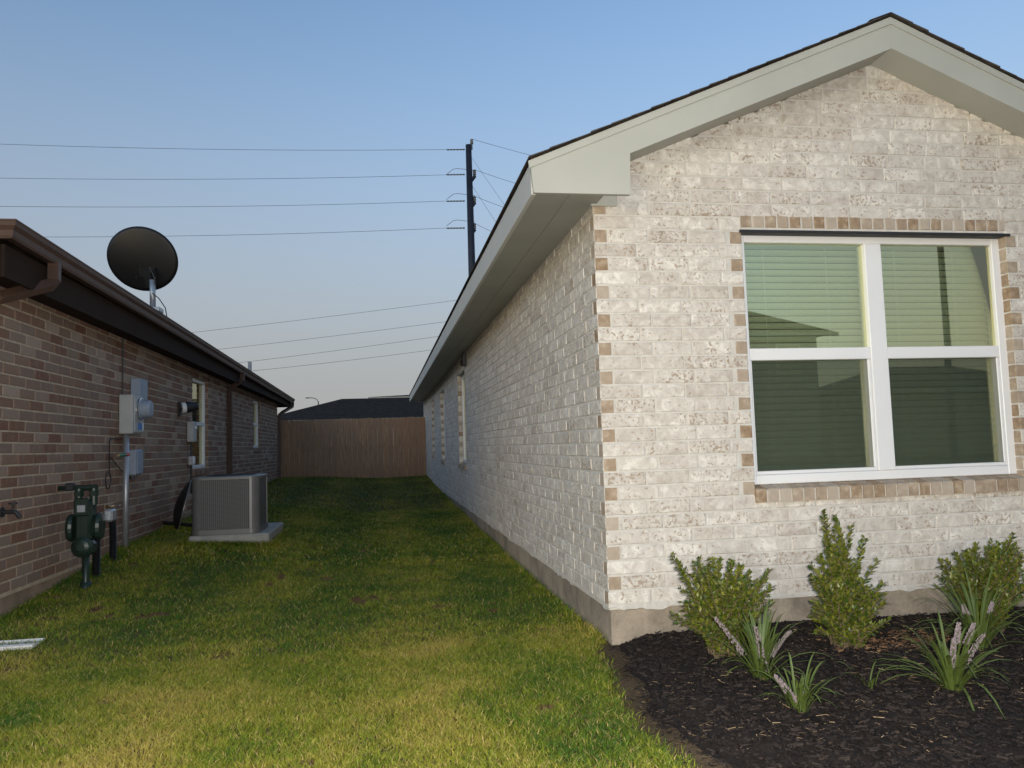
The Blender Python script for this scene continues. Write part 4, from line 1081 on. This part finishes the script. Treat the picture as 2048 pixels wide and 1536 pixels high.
tips += [px(1645, 1022, 3.74), px(1652, 1045, 3.76), px(1668, 1032, 3.72), px(1704, 1050, 3.76), px(1682, 1062, 3.70), px(1648, 1075, 3.74), px(1730, 1075, 3.74), px(1758, 1120, 3.74), px(1770, 1165, 3.72), px(1622, 1130, 3.72), px(1618, 1150, 3.7), px(1640, 1110, 3.72), px(1772, 1205, 3.70), px(1665, 1058, 3.78), px(1780, 1240, 3.66), px(1650, 1240, 3.62)]
shrub('tallest pointed green shrub in the middle below the window', (sx, sy, .05), tips)
sx, sy = 3.17, 3.82
tips = volume_tips(sx, sy, 95, [(.15, -.17, .2), (.25, -.23, .26), (.35, -.25, .28), (.43, -.22, .26), (.50, -.14, .24)], .18)
tips += [px(2028, 1068, 3.8), px(2022, 1085, 3.8), px(1984, 1082, 3.82), px(1925, 1112, 3.8), px(1912, 1135, 3.78), px(1905, 1150, 3.78), px(1990, 1105, 3.8), px(2035, 1090, 3.8)]
shrub('green shrub at the right edge behind the strap leaved clumps', (sx, sy, .05), tips)

# ------------------------------------------------------------------ strap leaved clumps with flower spikes
def clump(label, base, n, L, spread, spikes, bias=(0, 0)):
    base = Vector(base); t = thing('lilyturf', label, 'plant', base, 'strap leaved clumps in the flower bed')
    for i in range(n):
        a = random.random() * 2 * math.pi; l = L * random.uniform(.6, 1.1); out = spread * random.uniform(.25, 1.0) * l
        hd = Vector((math.cos(a) + bias[0], math.sin(a) + bias[1], 0)); hd.normalize()
        b = base + hd * random.uniform(.0, .035) + Vector((0, 0, -.01)); rise = math.sqrt(max(l*l - out*out, .02)) * random.uniform(.75, .95)
        droop = random.uniform(.1, .75) * (out / l); wv = random.uniform(.0030, .0056); s = Vector((-hd.y, hd.x, 0)); tw = random.uniform(-.3, .3)
        vs = []; m_ = 7
        for k in range(m_ + 1):
            u = k / m_; p = b + hd * out * (u ** 1.35) + Vector((0, 0, rise * (1.25 * u - .25 * u**3) - droop * l * .75 * u ** 3.2))
            ww = wv * (.75 + .5 * u) * (1 - u ** 5) + .0004; ss = (s * math.cos(tw * u) + Vector((0, 0, 1)) * math.sin(tw * u)) * ww
            vs += [p - ss, p + Vector((0, 0, -ww * .35)), p + ss]
        q = MB(); q.add(vs, [f for k in range(m_) for f in ((3*k, 3*k+1, 3*k+4, 3*k+3), (3*k+1, 3*k+2, 3*k+5, 3*k+4))])
        q.build('leaf', M['blade'], t)
    for (tip, l0) in spikes:
        tip = Vector(tip); b = base + Vector((random.uniform(-.02, .02), random.uniform(-.02, .02), 0)); q = MB()
        mid = b.lerp(tip, .5) + Vector((0, 0, .03)); P_ = lambda k: b*(1-k)**2 + mid*2*k*(1-k) + tip*k*k
        q.tube([P_(k / 8) for k in range(9)], .0028, 5, mi=1)
        nn = 34
        for i in range(nn):
            k = l0 + (1 - l0) * i / nn; p = P_(k); r = .0115 * (1 - .72 * ((k - l0) / (1 - l0))) + .002
            for j in range(4):
                a = random.random() * 2 * math.pi; c = p + Vector((math.cos(a) * r, math.sin(a) * r, random.uniform(-.004, .004))); e = random.uniform(.0032, .0055)
                q.add([c + Vector((e,0,0)), c + Vector((0,e,0)), c + Vector((-e,0,0)), c + Vector((0,-e,0)), c + Vector((0,0,e*1.3)), c + Vector((0,0,-e*1.3))],
                      [(0,1,4),(1,2,4),(2,3,4),(3,0,4),(1,0,5),(2,1,5),(3,2,5),(0,3,5)])
        q.build('flower_spike', [M['flower'], M['blade']], t)
clump('strap leaved clump with three pale spikes before the leftmost shrub', (1.64, 3.34, .045), 80, .42, .85,
      [(px(1428, 1233, 3.30), .38), (px(1510, 1252, 3.16), .15), (px(1581, 1262, 3.34), .42)])
clump('smallest strap leaved clump nearest the lawn edge', (1.585, 2.93, .05), 44, .27, .8, [(px(1550, 1352, 2.95), .35), (px(1604, 1385, 2.93), .35)])
clump('wide strap leaved clump with pale spikes at the right front', (2.30, 2.98, .055), 80, .38, .9,
      [(px(1908, 1280, 2.98), .40), (px(1968, 1268, 2.98), .35), (px(1918, 1246, 3.02), .65), (px(1948, 1248, 3.04), .65)])
clump('large strap leaved clump at the right edge behind the wide one', (2.86, 3.50, .055), 84, .50, .9, [(px(1926, 1210, 3.5), .75), (px(1985, 1205, 3.5), .75)])
clump('sparse single strap leaved sprig between the two right clumps', (1.99, 3.09, .05), 7, .20, .8, [], (-.4, 0))

# ------------------------------------------------------------------ what stands behind the photographer (seen in the window reflection)
t, rf = hip_house('street_house', 'two storey house across the street mirrored in the left panes', 2, 20.3, -34, -25.2, 5.85, 9.4, 9.0, M['siding'], M['shingle2'], .7)
for wx in (15.6, 18.2): wd = part_box('window', M['white'], t, wx, wx + 1.2, -25.19, -25.14, 4.0, 5.4, .01); part_box('pane', M['sideglass'], wd, wx + .07, wx + 1.13, -25.135, -25.125, 4.07, 5.33, .002)
t, rf = hip_house('street_house', 'low hip roofed house across the street mirrored in the right panes', 23.2, 33.5, -33, -25, 3.15, 4.6, 3.6, M['siding'], M['shingle2'], .6)
t = thing('street_lamp', 'lamp post behind the photographer mirrored in the right panes', 'street lamp', (16.06, -11.34, 0))
q = MB(); q.tube([(16.06, -11.34, 0), (16.06, -11.34, 7.2)], [.10, .085], 12); q.build('lamp_post', M['pole'], t)
q = MB(); q.tube([(16.06, -11.34, 7.0), (15.8, -11.34, 7.4), (14.6, -11.34, 7.5)], .05, 8); q.build('arm', M['pole'], t); part_box('lamp_head', M['porcelain'], t, 14.1, 14.7, -11.45, -11.23, 7.42, 7.54, .03)
q = MB(); q.box(-300, 300, -20, -12.5, -.3, -.03 + .05); tag(q.build('road', M['asphalt'], None), kind='structure')
